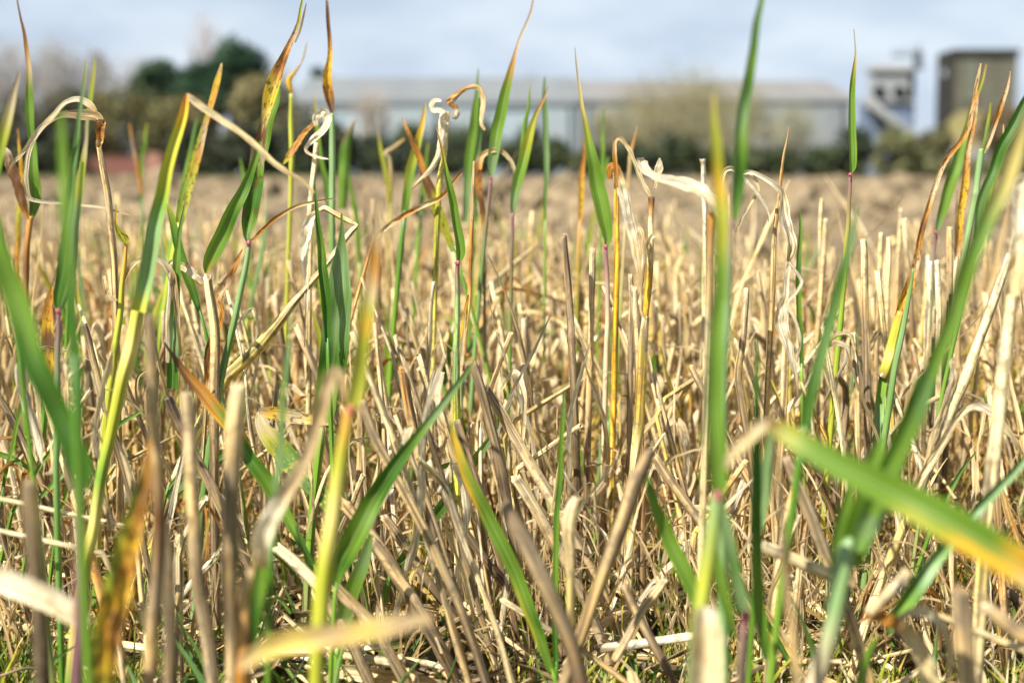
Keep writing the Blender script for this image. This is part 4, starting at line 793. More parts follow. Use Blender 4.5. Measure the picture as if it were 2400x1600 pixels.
B('stubble_stalk', 'stubble stalk', 'weathered grey stalk with a frayed pale top, touching the white strip at left', [('straw', .745, 'ctssdsd', '486 648 18, 490 680 20, 496 720 22, 502 770 22, 504 830 22, 503 900 22', dict(open=True, jag=1, nodes=(.45,)))])
B('leaf_blade', 'grass blade', 'long dark green leaf slanting behind the upright green blade at left', [('leaf', .82, 'ygGGgGG', '392 478 8, 400 510 15, 412 560 20, 428 610 22, 444 660 22, 458 705 16, 466 735 8', {})])
B(S_, G_, 'broad blue green leaf standing upright, the sharpest and darkest leaf left of centre', [
 ('leaf', .752, 'bbBBbBbGggg', '801 500 4, 802 530 8, 801 560 16, 799 590 28, 797 630 42, 795 670 54, 793 710 62, 790 760 66, 786 810 67, 779 860 64, 770 905 58, 762 950 52, 757 1000 44', dict(gut=.35, face=.05, tw=0))])
B(S_, G_, 'slim green folded blade leaning against the broad upright leaf', [
 ('leaf', .745, 'gGGgGGGG', '738 420 2, 741 460 6, 745 510 10, 750 560 16, 755 610 20, 760 660 23, 764 710 22, 766 750 18, 768 800 14', dict(gut=.9, face=.2, tw=0))])
B('bent_straw', 'bent straw', 'bent yellow straw kinked at its top with a white ribbon hanging down', [
 ('dry', .79, 'cwwwwwcct', '744 497 12, 730 512 20, 722 535 25, 716 565 24, 714 600 19, 716 640 14, 718 680 10, 718 720 7, 717 770 5, 714 812 3', dict(tw=.5, wav=.1)),
 ('straw', .79, 'cctecc', '748 492 8, 762 488 13, 780 498 12, 800 510 12, 820 520 12, 836 530 9', dict(n='tip', free=1)),
 ('straw', .79, 'ccteeeweeec', '836 530 9, 824 542 13, 806 565 14, 786 592 14, 760 626 14, 730 660 15, 700 695 17, 668 735 21, 634 780 26, 600 820 28, 560 858 28, 530 885 27', dict(nodes=(.62,), root=1))])
B('withered_grass', 'dry leaf', 'thin brown twisted leaf rising right across the stubble towards the folded bright blade', [
 ('dry', .86, 'oooottootty', '1082 406 4, 1064 426 6, 1048 448 8, 1030 466 10, 1008 476 11, 980 488 12, 950 504 12, 920 524 12, 898 540 10, 880 556 8', dict(wav=.15, gut=.9, m='sick', rc='o'))])
B(S_, G_, 'blurred orange and yellow green shoot with reddish joint, its tan leaf bent left', [
 ('leaf', .45, 'tttootyYyyyyy', '892 470 6, 884 520 14, 876 580 26, 870 640 30, 862 700 32, 856 760 32, 848 820 34, 838 880 36, 826 930 36, 822 955 24', dict(m='green', gut=.5, face=.1)),
 ('dry', .45, 'tqqqqqwwt', '812 948 14, 800 905 24, 786 874 30, 770 892 32, 756 950 30, 738 1018 30, 706 1095 34, 662 1165 38, 630 1215 44, 610 1270 46, 606 1330 36', dict(wav=.03, tw=.2, gut=.5, face=0)),
 ('leaf', .455, 'wyggGGG', '618 1240 16, 616 1300 30, 610 1360 34, 604 1420 30, 598 1480 20, 594 1520 8', dict(free=1)),
 ('collar', .446, 'orro', '822 960 20'),
 ('stem', .45, 'oyeyyyywwwqr', '820 958 28, 814 1010 32, 804 1060 34, 794 1120 36, 784 1190 38, 774 1250 40, 764 1320 42, 756 1390 42, 750 1460 40, 745 1520 36, 742 1600 34')])
B('leaf_blade', 'grass blade', 'big green leaf slanting up from lower centre left to a point right of centre', [
 ('leaf', .60, 'bbBBgGGGgggGg', '1112 845 5, 1090 876 11, 1060 914 16, 1028 955 19, 995 998 22, 962 1042 27, 928 1088 35, 894 1140 44, 860 1195 50, 830 1250 54, 805 1300 48, 790 1345 30, 786 1375 12', dict(gut=.5, face=.15, tw=0))])
B('leaf_blade', 'grass blade', 'blue green leaf low in the centre behind the big slanting one', [('leaf', .76, 'BBgBGgGG', '1180 985 5, 1145 1030 16, 1110 1080 24, 1070 1135 28, 1030 1190 30, 990 1245 28, 950 1300 28, 915 1350 20', dict(gut=.4))])
B('leaf_blade', 'grass blade', 'short ribbed green leaf standing low beside the yellow green front stem', [('leaf', .64, 'gBggBg', '872 1250 10, 856 1300 28, 834 1360 38, 812 1420 40, 796 1480 34, 788 1530 26', dict(gut=.3))])
B('dry_leaf', 'dry leaf', 'bright white papery stub of leaf standing left of the crimson collared stem', [('dry', .745, 'wwwwct', '1027 868 28, 1022 895 32, 1018 925 34, 1020 955 34, 1030 985 28, 1044 1010 14', dict(crk=.05, wav=.03, gut=.3, face=.1, tw=0)), ])
B('leaf_blade', 'grass blade', 'long green blade with a yellow edge slanting down right from the white papery stub', [
 ('leaf', .60, 'yYyggggggGgg', '1056 985 5, 1068 1040 16, 1088 1095 24, 1112 1150 30, 1140 1205 33, 1168 1260 34, 1194 1315 34, 1220 1375 34, 1246 1440 32, 1270 1505 26, 1292 1575 16', dict(gut=.4, face=-.1, tw=0, edge='yYYYggggyygg'))])
B('leaf_blade', 'grass blade', 'thin upright green blade low in the centre crossing the yellow edged one', [('leaf', .63, 'bggGgggGG', '1324 915 3, 1321 970 9, 1317 1030 12, 1313 1100 14, 1309 1180 15, 1305 1270 15, 1302 1360 15, 1301 1450 15, 1302 1560 14', dict(gut=.7))])
B('leaf_blade', 'leaf', 'folded green leaf with yellow and brown blotches in the lower left centre', [
 ('leaf', .752, 'qYeqeYq', '775 990 10, 750 986 18, 715 980 28, 680 974 34, 645 968 32, 616 964 22, 608 966 10', dict(m='sick', gut=.2, face=0, tw=.3)),
 ('leaf', .756, 'cqybbBbGG', '606 964 12, 612 990 34, 632 1022 46, 662 1056 52, 694 1092 52, 724 1126 46, 752 1160 40, 778 1195 30, 800 1225 14', dict(m='spot', gut=.2, face=0, tw=.1))])
B('leaf_blade', 'leaf', 'green leaf with an orange brown tip slanting down right beside the blurred tan front stalks', [
 ('leaf', .66, 'OOoogGGgggbG', '384 800 4, 402 830 9, 424 862 18, 452 895 26, 482 925 32, 508 955 34, 534 990 30, 560 1030 30, 590 1075 34, 622 1120 38, 650 1170 34, 690 1240 22, 735 1325 12', dict(gut=.4, edge='OOOoYgGgggGG'))])
B('leaf_blade', 'grass blade', 'ribbed blue green leaf lying low, running up right at lower left', [('leaf', .76, 'GBBBGb', '392 1166 12, 416 1140 26, 450 1115 32, 488 1088 32, 524 1066 28, 560 1050 14', dict(gut=.3, free=1))])
B('leaf_blade', 'grass blade', 'hazy blue green blade close to the lens left of the bent yellow straw', [('leaf', .48, 'BBbBBbG', '684 720 3, 678 800 9, 670 880 13, 662 960 16, 652 1060 18, 642 1170 18, 634 1280 18', {})])
B('leaf_blade', 'grass blade', 'blurred dark green blade beside the thick pale bent stalk at lower left', [('leaf', .5, 'bGGGG', '172 620 4, 174 700 10, 178 790 16, 182 880 20, 184 960 22, 184 1020 18', {})])
B('leaf_blade', 'grass blade', 'green leaf rising left to right of the brown foreground stalk at lower right centre', [('leaf', .56, 'Ggggggg', '1516 1110 8, 1532 1170 22, 1556 1230 32, 1582 1290 36, 1610 1350 38, 1636 1410 34, 1662 1470 24', dict(gut=.3, face=0))])
B(S_, G_, 'smooth blue green stem right of the brown twisted stalk', [('stem', .752, 'bBbBbBG', '2141 630 4, 2134 680 9, 2122 740 12, 2110 800 14, 2098 860 15, 2086 930 16, 2076 1000 16')])
B('dry_leaf', 'dry leaf', 'orange and yellow blurred leaf at lower left near the lens', [
 ('dry', .43, 'ooOoYoYooYy', '350 1030 6, 342 1090 22, 334 1140 36, 324 1190 46, 308 1250 56, 290 1320 62, 270 1390 66, 256 1460 66, 246 1530 66, 240 1620 64', dict(m='sick', wav=.03, gut=.5, tw=.1, face=.1, edge='oogyygyYyyy'))])
B('dry_leaf', 'dry leaf', 'broad white blurred straw ribbon jutting in from the left edge near the lens', [('dry', .43, 'wwwwwc', '-60 1340 50, -10 1356 56, 50 1376 58, 110 1404 56, 160 1436 52, 204 1468 40', dict(crk=.06, wav=.02, gut=.6, free=1, face=.2, tw=0))])
B('withered_grass', 'grass blade', 'small orange tipped green blade with a dark mottled base at the far left', [
 ('leaf', .79, 'totoooYOOYOG', '151 604 3, 138 628 6, 128 655 8, 120 685 12, 116 710 22, 112 745 26, 112 790 30, 114 840 34, 116 880 32, 114 900 20', dict(m='sick', gut=.4, face=0))])
B('straw_piece', 'straw', 'clean white straw lying aslant at lower left, seen through the blurred stalks', [('straw', .70, 'wwwwww', '524 1284 16, 505 1306 17, 470 1345 18, 440 1378 20, 418 1405 20', dict(free=1, open=True))])
B('straw_piece', 'straw', 'bright white straw lying flat at the bottom right of centre', [('straw', .655, 'wwwwq', '1640 1490 20, 1580 1497 21, 1520 1504 21, 1460 1512 22, 1400 1520 22', dict(free=1, open=True))])
B('straw_piece', 'straw', 'thick cream straw poking down right under the broad crossing leaf', [('straw', .56, 'cccct', '1786 1280 24, 1830 1298 25, 1880 1320 25, 1940 1346 26, 2000 1370 24', dict(free=1))])
B('dry_leaf', 'dry leaf', 'brown and cream ribbon leaf arching over at the bottom right near the lens', [
 ('dry', .47, 'oootccccc', '2028 1444 18, 2060 1448 28, 2096 1460 34, 2128 1482 38, 2152 1515 42, 2170 1560 46, 2180 1620 50', dict(wav=.04, face=0, tw=.1, gut=.5)),
 ('dry', .48, 'cwwcct', '2095 1450 12, 2130 1432 20, 2165 1432 26, 2195 1452 26, 2216 1490 20, 2228 1540 16, 2222 1600 12', dict(wav=.05, free=1))])
B('straw_piece', 'straw', 'long pale straw crossing the bottom right corner', [('straw', .54, 'tcccct', '2200 1442 13, 2260 1468 14, 2320 1492 14, 2380 1516 15, 2430 1538 15', dict(free=1))])
B('dry_leaf', 'dry leaf', 'pale blurred leaf lying across the bottom left of centre near the lens', [('dry', .355, 'teeteqt', '560 1560 30, 620 1524 48, 690 1504 56, 760 1494 56, 830 1484 52, 920 1466 46, 1010 1445 24', dict(free=1, wav=.02, gut=.3, tw=0))])
B('dry_leaf', 'dry leaf', 'sharp tan ribbed leaf lying at the bottom edge left of centre', [('dry', .66, 'tccttct', '760 1590 12, 800 1572 32, 860 1578 40, 930 1588 42, 1000 1600 40, 1060 1610 30', dict(free=1, wav=.05, gut=.4, tw=0))])
B('straw_piece', 'straw', 'long cream straw lying level near the bottom, left of centre', [('straw', .68, 'cwccct', '900 1512 14, 840 1520 16, 760 1522 17, 700 1524 20, 620 1545 22', dict(free=1))])
# thin sharp grasses at lower left
for k, (s, c, lab) in enumerate([
 ('84 790 4, 74 840 9, 64 890 11, 50 950 11, 34 1030 11, 18 1100 11, 6 1150 10', 'bgGggG', 'longest of the thin sharp green grasses at lower left'),
 ('140 1030 2, 118 1062 8, 92 1096 9, 60 1140 9, 30 1200 9', 'GgggG', 'thin green grass crossing the longest one at lower left'),
 ('-10 1060 10, 20 1072 14, 50 1084 12, 90 1112 3', 'GgbB', 'short green blade entering from the left edge, pointing right'),
 ('168 1108 3, 158 1140 8, 146 1180 9, 134 1240 9', 'gggG', 'small upright green grass beside the purple stem at left'),
 ('338 958 2, 318 972 8, 290 988 9, 272 1006 6', 'ggGg', 'small sharp grass tip right of the thick pale bent stalk'),
 ('512 1002 2, 492 1026 8, 462 1064 10, 430 1100 10, 396 1146 9', 'gBgGg', 'narrow green grass above the ribbed blue green leaf at lower left'),
 ('165 1096 4, 140 1120 12, 112 1148 13, 96 1165 8', 'BBgG', 'short blue green blade right of the thin crossing grasses'),
 ('1105 1105 3, 1075 1085 10, 1040 1092 12, 1000 1105 4', 'ggge', 'small green leaf tip crossing the crimson collared stem low down'),
 ('670 1195 6, 690 1235 14, 712 1275 16, 738 1335 10', 'bBGg', 'short green blade beside the yellow green front stem'),
 ('2290 1060 3, 2250 1110 10, 2218 1160 14, 2196 1210 12', 'gGgG', 'small dark green blade in the right hand stubble'),
 ('2388 1380 3, 2380 1420 9, 2372 1460 11, 2364 1500 10', 'ggGG', 'upright green grass at the right edge near the bottom')]):
    B('grass_blade', 'grass blade', lab, [('leaf', .74+.01*(k % 3), c, s, dict(gut=.6, free=(k in (2, 7))))])
# near and middle stubble stalks that show singly
for k, (d, c, s, lab, op) in enumerate([
 (.55, 'sttsqs', '1524 1052 22, 1512 1085 30, 1490 1130 32, 1462 1210 32, 1434 1290 32, 1405 1370 30, 1372 1460 28', 'blurred brown stalk leaning right in the lower centre, broken at its top', {}),
 (.66, 'tqsss', '1534 1070 18, 1560 1110 22, 1600 1166 22, 1645 1228 22, 1690 1290 22', 'grey tan stalk leaning left just behind the broken brown one', {}),
 (.72, 'ssdsds', '1106 850 20, 1120 890 22, 1136 940 22, 1150 1000 22, 1168 1070 23, 1184 1150 24, 1200 1240 24', 'grey brown stalk leaning left beside the crimson collared stem', dict(nodes=(.35,))),
 (.73, 'tqqsqs', '1142 912 20, 1170 960 24, 1200 1012 25, 1240 1080 26, 1290 1165 27, 1340 1250 27', 'pale weathered stalk leaning left in the centre, longer than its neighbours', dict(jag=1)),
 (.70, 'cqsqs', '1208 1118 24, 1232 1155 26, 1262 1205 27, 1300 1275 27, 1340 1345 26', 'pale ended stalk below the long weathered one in the centre', dict(jag=.5)),
 (.62, 'stsds', '846 938 18, 862 985 20, 885 1035 21, 910 1085 22, 935 1130 22', 'brown stalk leaning left beside the joint of the blurred orange shoot', {}),
 (.73, 'otsdss', '944 858 20, 950 900 22, 962 970 23, 976 1040 23, 990 1120 23, 1008 1210 24, 1034 1310 24', 'orange brown stalk with a square cut top left of the white papery stub', {}),
 (.74, 'sssd', '1070 985 18, 1084 1030 20, 1100 1080 20, 1124 1150 20', 'short grey stalk touching the foot of the crimson collared stem', {}),
 (.50, 'sqsOsss', '1180 1180 28, 1210 1230 32, 1246 1300 34, 1280 1370 34, 1310 1440 34, 1340 1520 34, 1366 1620 34', 'blurred purplish brown stalk leaning left at the bottom centre', dict(nodes=(.5,))),
 (.73, 'cqsdsss', '1004 1080 16, 1028 1130 18, 1056 1190 19, 1090 1245 20, 1130 1300 20, 1180 1370 20', 'dark speckled stalk slanting across the foot of the crimson collared stem', {}),
 (.68, 'tqsqs', '806 1180 28, 836 1216 30, 880 1270 30, 930 1345 30, 985 1440 30', 'frayed stalk leaning left behind the big slanting green leaf', dict(jag=1)),
 (.66, 'sqsds', '870 1268 26, 896 1300 28, 930 1350 29, 965 1400 30, 1005 1470 30', 'thick grey brown stalk low behind the big slanting leaf', {}),
 (.72, 'qsdss', '900 1210 20, 930 1250 22, 970 1310 22, 1010 1370 22, 1070 1450 22', 'dark ribbed stalk running down right between two thick grey ones', {}),
 (.64, 'cqsq', '646 1282 24, 676 1305 27, 710 1335 28, 745 1370 28', 'stout pale stalk stub low between the two pale front stems', dict(jag=.7)),
 (.62, 'tqss', '786 1374 24, 806 1396 27, 836 1425 28, 866 1452 27', 'cut stalk end poking out at the foot of the big slanting leaf', {}),
 (.52, 'qttsqsqss', '438 920 20, 441 960 26, 446 1040 28, 451 1130 28, 455 1220 28, 460 1310 28, 470 1400 28, 486 1500 28, 500 1600 26', 'tall tan stalk blurred in front at lower left', {}),
 (.48, 'ctstsqstsO', '560 902 24, 554 960 32, 549 1040 34, 545 1120 34, 541 1220 34, 538 1320 34, 540 1420 34, 546 1520 34, 552 1620 34', 'thick tan brown stalk blurred in front, right of the tall tan one', dict(nodes=(.3,))),
 (.46, 'sttOstsssss', '352 740 16, 354 800 22, 356 880 24, 358 950 24, 364 1040 24, 370 1130 26, 374 1220 26, 370 1330 26, 360 1450 26, 348 1600 26', 'tall brown stalk with a dark joint blurred in front of the pale bent stalk', dict(nodes=(.22,))),
 (.45, 'tsdsds', '70 1126 26, 72 1180 32, 78 1260 32, 86 1350 32, 94 1460 32, 98 1600 32', 'blurred grey brown stalk at the far lower left', {}),
 (.47, 'sqsqs', '386 1220 20, 392 1280 24, 396 1350 25, 398 1450 26, 400 1600 26', 'pale grey stalk blurred between two brown ones at lower left', {}),
 (.46, 'toosO', '590 1340 30, 580 1400 36, 576 1470 38, 572 1540 38, 570 1640 38', 'orange brown blurred stalk at the bottom left', {}),
 (.70, 'dsqssdd', '392 932 22, 402 958 24, 416 985 22, 440 1030 22, 475 1100 23, 512 1175 24, 545 1250 24', 'stalk with a dark knobbly joint at its top leaning left at lower left', dict(nodes=(.1,))),
 (.76, 'sqsdss', '-6 925 14, 18 965 17, 42 1015 18, 68 1070 18, 94 1125 18, 116 1180 17, 132 1240 17', 'grey speckled stalk leaning left at the left edge', {}),
 (.75, 'dsddqsds', '198 758 12, 208 795 15, 218 840 16, 229 886 16, 238 920 16, 248 955 17, 262 1000 17, 276 1050 17', 'thin dark stalk with a ringed joint left of the pale bent stalk', dict(nodes=(.42,))),
 (.78, 'dOddOd', '92 1140 10, 104 1180 14, 122 1230 16, 136 1280 16, 150 1330 16, 160 1380 14', 'dark brown stalk with a loose thread low at left', {}),
 (.44, 'sttqts', '2256 1384 34, 2258 1430 42, 2262 1490 42, 2264 1550 42, 2266 1640 42', 'blurred tan stalk standing up from the bottom edge at right', {}),
 (.46, 'qtsts', '2308 1420 24, 2340 1446 32, 2375 1474 34, 2420 1505 34', 'blurred brown stalk lying towards the right edge at the bottom', dict(free=1)),
 (.62, 'sqsdsss', '1460 1370 20, 1490 1430 22, 1520 1490 22, 1560 1560 22, 1590 1620 22', 'grey stalk leaning left at the bottom under the broken brown one', {}),
 (.60, 'cqsqq', '1560 1355 18, 1535 1390 20, 1500 1440 20, 1465 1500 20, 1440 1545 19', 'greyish stalk leaning right, crossing the grey one at the bottom', dict(free=1)),
 (.56, 'cceqtt', '1352 1165 14, 1340 1195 28, 1332 1240 28, 1334 1290 24, 1336 1350 18', 'cream split stub standing right of the thin upright green blade', dict(jag=1)),
 (.80, 'sssdds', '1322 552 13, 1324 590 16, 1330 640 16, 1334 700 17, 1338 780 18, 1342 860 18', 'grey brown stalk with a ringed joint, tallest of the dense middle rows', dict(nodes=(.25,))),
 (.82, 'cttsss', '1389 582 13, 1388 640 15, 1386 720 15, 1384 800 16', 'tan stalk with a flat pale top beside the crimson stem', {}),
 (.84, 'csqss', '1478 642 11, 1480 700 14, 1478 780 14, 1478 860 14', 'light grey stalk just left of the golden one', {}),
 (.77, 'cqtosds', '1486 672 15, 1488 720 17, 1492 780 18, 1496 850 18, 1498 920 18', 'brown stalk with a bright rim pressed against the golden one', {}),
 (.78, 'ctsqss', '1750 675 14, 1746 740 16, 1738 820 17, 1730 880 18, 1738 940 18, 1750 1010 19', 'weathered stalk with a crooked joint right of the tall front blades', dict(nodes=(.5,))),
 (.80, 'ctqsdss', '2024 562 14, 2026 600 16, 2026 660 17, 2028 740 17, 2030 830 18', 'pale topped grey stalk standing clear against the soil clods at right', {}),
 (.90, 'ctqss', '2084 556 10, 2083 610 13, 2080 680 13, 2078 760 13', 'slim tan stalk right of the pale topped grey one', {}),
 (.92, 'ctsss', '2065 545 10, 2063 600 13, 2060 680 13, 2058 760 13', 'slim stalk between the pale topped grey stalk and its slim neighbour', {}),
 (1.02, 'ctqqs', '1926 465 9, 1924 520 12, 1922 600 12, 1920 700 12', 'tallest tan stub against the soil clods at right', {}),
 (.98, 'ctqqs', '1936 512 10, 1932 570 13, 1926 650 14, 1920 740 14', 'tan stub just right of the tallest against the soil clods', {}),
 (1.05, 'ctqqs', '2110 488 10, 2108 540 12, 2104 600 12, 2100 700 12', 'lone tan stub standing high left of the brown twisted stalk', {}),
 (.88, 'tsdsds', '2225 532 12, 2226 570 15, 2226 640 15, 2226 720 15', 'dark weathered stub behind the big blurred blade at right', {}),
 (.86, 'wccct', '2178 612 12, 2176 660 15, 2174 740 15, 2172 820 15', 'cream stub beneath the magenta collared shoot at right', {}),
 (.86, 'wccct', '2196 610 12, 2198 660 14, 2200 740 14, 2200 820 15', 'second cream stub beneath the magenta collared shoot, on its right', {}),
 (.80, 'wccccct', '1018 660 8, 1010 720 10, 1006 800 11, 1002 880 11', 'thin pale stalk in the middle behind the white papery stub', {}),
 (.78, 'cttqqqss', '855 830 10, 850 880 12, 846 950 16, 846 1030 16, 844 1110 17, 838 1200 18', 'split cream stalk right of the reddish joint of the blurred orange shoot', dict(jag=1)),
 (.76, 'cewcct', '2170 1380 12, 2140 1460 14, 2100 1540 15', 'yellowish stalk low behind the arching ribbon at the bottom right', {}),
 (.66, 'octtoct', '1862 1130 14, 1850 1200 26, 1836 1280 27, 1824 1350 27, 1816 1420 26, 1812 1500 24', 'smooth orange tan stalk at lower right left of the large blurred plant', {}),
 (.70, 'octtt', '1888 1180 18, 1884 1240 20, 1878 1300 20, 1872 1380 20', 'smaller orange tan stalk beside the smooth one at lower right', {}),
 (.58, 'sqstss', '1842 1070 18, 1866 1130 24, 1896 1200 25, 1928 1280 25, 1956 1350 24', 'blurred grey tan stalk leaning left in front of the orange tan pair', {}),
 ]):
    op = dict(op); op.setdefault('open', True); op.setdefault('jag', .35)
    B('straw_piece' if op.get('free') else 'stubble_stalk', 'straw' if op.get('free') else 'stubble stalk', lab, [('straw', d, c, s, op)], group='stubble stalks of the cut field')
# ------------------------------------------------------------------ dense stubble, dry leaves, shoots, litter, ground grass
def stalk_variant(seed):
    rs = random.Random(seed); h = rs.uniform(.13, .21); r = rs.choice((rs.uniform(.0010, .0017), rs.uniform(.0014, .0025))); mb = MB()
    bend = rs.uniform(-.012, .012); b2 = rs.uniform(-.01, .01)
    C = catmull([(bend, b2, h), (bend*.5+rs.uniform(-.003, .003), b2*.6, h*.66), (bend*.2+rs.uniform(-.002, .002), 0, h*.33), (0, 0, -.01)], 4)
    if rs.random() < .3:      # snapped or kinked at a node
        kz = rs.uniform(.55, .85)*h; ka = rs.uniform(0, 6.3); kt = rs.uniform(.3, 1.3)
        for i in range(len(C)):
            e = C[i][2]-kz
            if e > 0: C[i] = C[i]*np.array((1, 1, 0))+np.array((math.cos(ka)*math.sin(kt)*e, math.sin(ka)*math.sin(kt)*e, kz+math.cos(kt)*e))
    pal = rs.choice(['cctqs', 'cqssd', 'qssdd', 'tqtss', 'ccttq', 'cccts', 'cteqs', 'qdssd', 'ctOqs', 'ccttq', 'ctcos', 'ceett', 'qOsdd', 'cccct', 'cwcct', 'tccqq', 'tcotO', 'tYcts', 'qtqss'])
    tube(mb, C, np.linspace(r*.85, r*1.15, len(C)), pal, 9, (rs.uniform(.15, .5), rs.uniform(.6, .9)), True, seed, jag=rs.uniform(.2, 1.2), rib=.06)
    for q in range(rs.choice((0, 1, 1, 2))):      # loose sheath strips peeling off the stalk
        z = h*rs.uniform(.3, .85); a = rs.uniform(0, 6.3); o = rs.uniform(.004, .02); l = rs.uniform(.02, .06); up = rs.choice((1, -1))
        S = catmull([(math.cos(a)*o, math.sin(a)*o, z+l*.55*up), (math.cos(a)*(r+o*.35), math.sin(a)*(r+o*.35), z+l*.5*up), (math.cos(a)*r*1.1, math.sin(a)*r*1.1, z+l*.15*up), (math.cos(a)*r*.9, math.sin(a)*r*.9, z)], 4)+np.array((bend*.6*(z/h), 0, 0))
        ribbon(mb, S, rs.uniform(.0015, .004)*np.interp(np.linspace(0, 1, len(S)), [0, .4, 1], [.3, 1, .8]), rs.choice(['wct', 'cct', 'tct', 'qts']), a, rs.uniform(-2, 2), .6, 5, .3, seed+q, ragged=.2)
    return mb.arr(), h, pal
def curl(rs, h, n=9, droop=1.0, lean=None):
    """centre line of a dry leaf: up beside a stalk, a fold, then hanging down"""
    a = rs.uniform(0, 6.3); p = np.zeros(3); el = rs.uniform(1.3, 1.55); pts = [p.copy()]
    L_ = h*rs.uniform(1.1, 1.75); st = L_/n; kf = rs.randint(int(n*.4), n-2) if rs.random() < .7*droop else 99; tgt = rs.uniform(-1.5, -.3)
    for i in range(n):
        if i == kf: a += rs.uniform(-1, 1)
        if i >= kf: el += (tgt-el)*rs.uniform(.45, .9)
        else: el += rs.uniform(-.13, .10)
        a += rs.uniform(-.2, .2)
        p = p+st*np.array((math.cos(a)*math.cos(el), math.sin(a)*math.cos(el), math.sin(el))); p[2] = max(p[2], .003); pts.append(p.copy())
    return pts[::-1]
def leaf_variant(seed):
    rs = random.Random(seed*7+3); C = catmull(curl(rs, rs.uniform(.06, .15), droop=rs.uniform(.3, 1.3)), 3); n = len(C); w = rs.uniform(.0014, .0046)
    W = w*np.interp(np.linspace(0, 1, n), [0, .12, .45, .8, 1], [.15, .6, 1, .9, .5])*np.array([1+.35*noise.noise((i*.4, seed, 0)) for i in range(n)])
    mb = MB(); ribbon(mb, C, W, rs.choice(['wcct', 'ccct', 'wwcc', 'ctct', 'cttc', 'tcoc', 'ecct', 'wctq', 'totc', 'wwww', 'yett', 'wwcc', 'ccwc', 'toOt', 'wcwt']), rs.uniform(-1, 1), rs.uniform(-2.2, 2.2), rs.uniform(-.9, .9), 5, rs.uniform(.1, .4), seed, ragged=.2, crk=.6)
    return mb.arr()
def fiber_variant(seed):
    rs = random.Random(seed*11+5); C = catmull(curl(rs, rs.uniform(.05, .13), 6, 1.2), 3); mb = MB(); w = rs.uniform(.0006, .0015)
    ribbon(mb, C, np.full(len(C), w), rs.choice(['wct', 'cct', 'tct', 'wcc']), 0, rs.uniform(-3, 3), .3, 3, .2, seed); return mb.arr()
def litter_variant(seed):
    rs = random.Random(seed*5+2); L_ = rs.uniform(.025, .13); mb = MB(); b = rs.uniform(-.012, .012)
    C = catmull([(-L_/2, 0, 0), (0, b, rs.uniform(0, .004)), (L_/2, 0, 0)], 4)
    pal = rs.choice(['wcc', 'ctc', 'qsq', 'sds', 'tqt', 'cct', 'www', 'qtc', 'dsd'])
    if rs.random() < .55: tube(mb, C, np.full(len(C), rs.uniform(.0010, .0024)), pal, 8, (rs.random(),) if rs.random() < .4 else (), True, seed, jag=1, rib=.05)
    else: ribbon(mb, C, rs.uniform(.002, .005)*np.interp(np.linspace(0, 1, len(C)), [0, .3, 1], [.5, 1, .3]), pal, rs.uniform(-1, 1), rs.uniform(-2, 2), .7, 5,   .3, seed, ragged=.2, crk=.4)
    return mb.arr()
def grass_variant(seed):
    rs = random.Random(seed*3+9); mb = MB()
    for k in range(rs.randint(3, 6)):
        h = rs.uniform(.012, .038); a = rs.uniform(0, 6.3); ln = rs.uniform(.1, .8); q = [(0, 0, 0), (math.cos(a)*h*ln*.35, math.sin(a)*h*ln*.35, h*.55), (math.cos(a)*h*ln, math.sin(a)*h*ln, h*rs.uniform(.8, 1))]
        C = catmull(q[::-1], 3)+np.array((rs.uniform(-.006, .006), rs.uniform(-.006, .006), 0)); n = len(C)
        ribbon(mb, C, rs.uniform(.0009, .0024)*np.interp(np.linspace(0, 1, n), [0, .5, 1], [.12, 1, .7]), rs.choice(['gg', 'gG', 'yg', 'GG', 'ee', 'yy', 'eY', 'cc', 'ct']), rs.uniform(-1, 1), 0, .6, 3, 0, seed+k)
    return mb.arr()
def moss_variant(seed):
    rs = random.Random(seed); V, f, C = [], [], []; k = 0
    for i in range(150):
        a = rs.uniform(0, 6.3); r = .014*math.sqrt(rs.random()); p = np.array((math.cos(a)*r, math.sin(a)*r, .007*(1-(r/.014)**2))); h = rs.uniform(.002, .005); b = rs.uniform(0, 6.3)
        t = p+np.array((math.cos(b)*h*.7, math.sin(b)*h*.7, h)); s = np.array((-math.sin(b), math.cos(b), 0))*.0006
        V += [p-s, p+s, t]; f.append((k, k+1, k+2, k+2)); k += 3; c = np.array(PAL[rs.choice('yyeg')])*rs.uniform(.6, 1.0); C += [c]*3
    return np.array(V), np.array(f), np.array(C), np.zeros((len(V), 2))
def pxzone(px): return 'far left' if px < 400 else 'left of centre' if px < 1000 else 'centre' if px < 1400 else 'right of centre' if px < 1950 else 'far right'
def depthzone(d): return 'in the front rows' if d < .85 else 'in the middle rows' if d < 1.15 else 'in the rear rows' if d < 1.45 else 'in the last rows'
def spread(variants, mat, items, nmax, name, cat, group, labf, stuffname, stufflabel, meshes=None):
    """nearest nmax in view become objects sharing meshes, the rest one mesh"""
    meshes = meshes or [make_mesh(name, v, mat) for v in variants]
    def sc(it):
        q = proj(it[1]+np.array((0, 0, .06))); return it[1][1] if (q and -20 < q[0] < 2420 and q[1] < 1650) else 99
    items.sort(key=sc); n = 0
    for it in items[:nmax]:
        if sc(it) > 90: break
        k, loc, rot, s = it; o = link(name, meshes[k]); o.location = loc; o.rotation_euler = rot; o.scale = (s,)*3; tag(o, labf(it), cat, group); n += 1
    merge_stuff(stuffname, variants, items[n:], mat, stufflabel, warm=True)
rf = random.Random(2024)
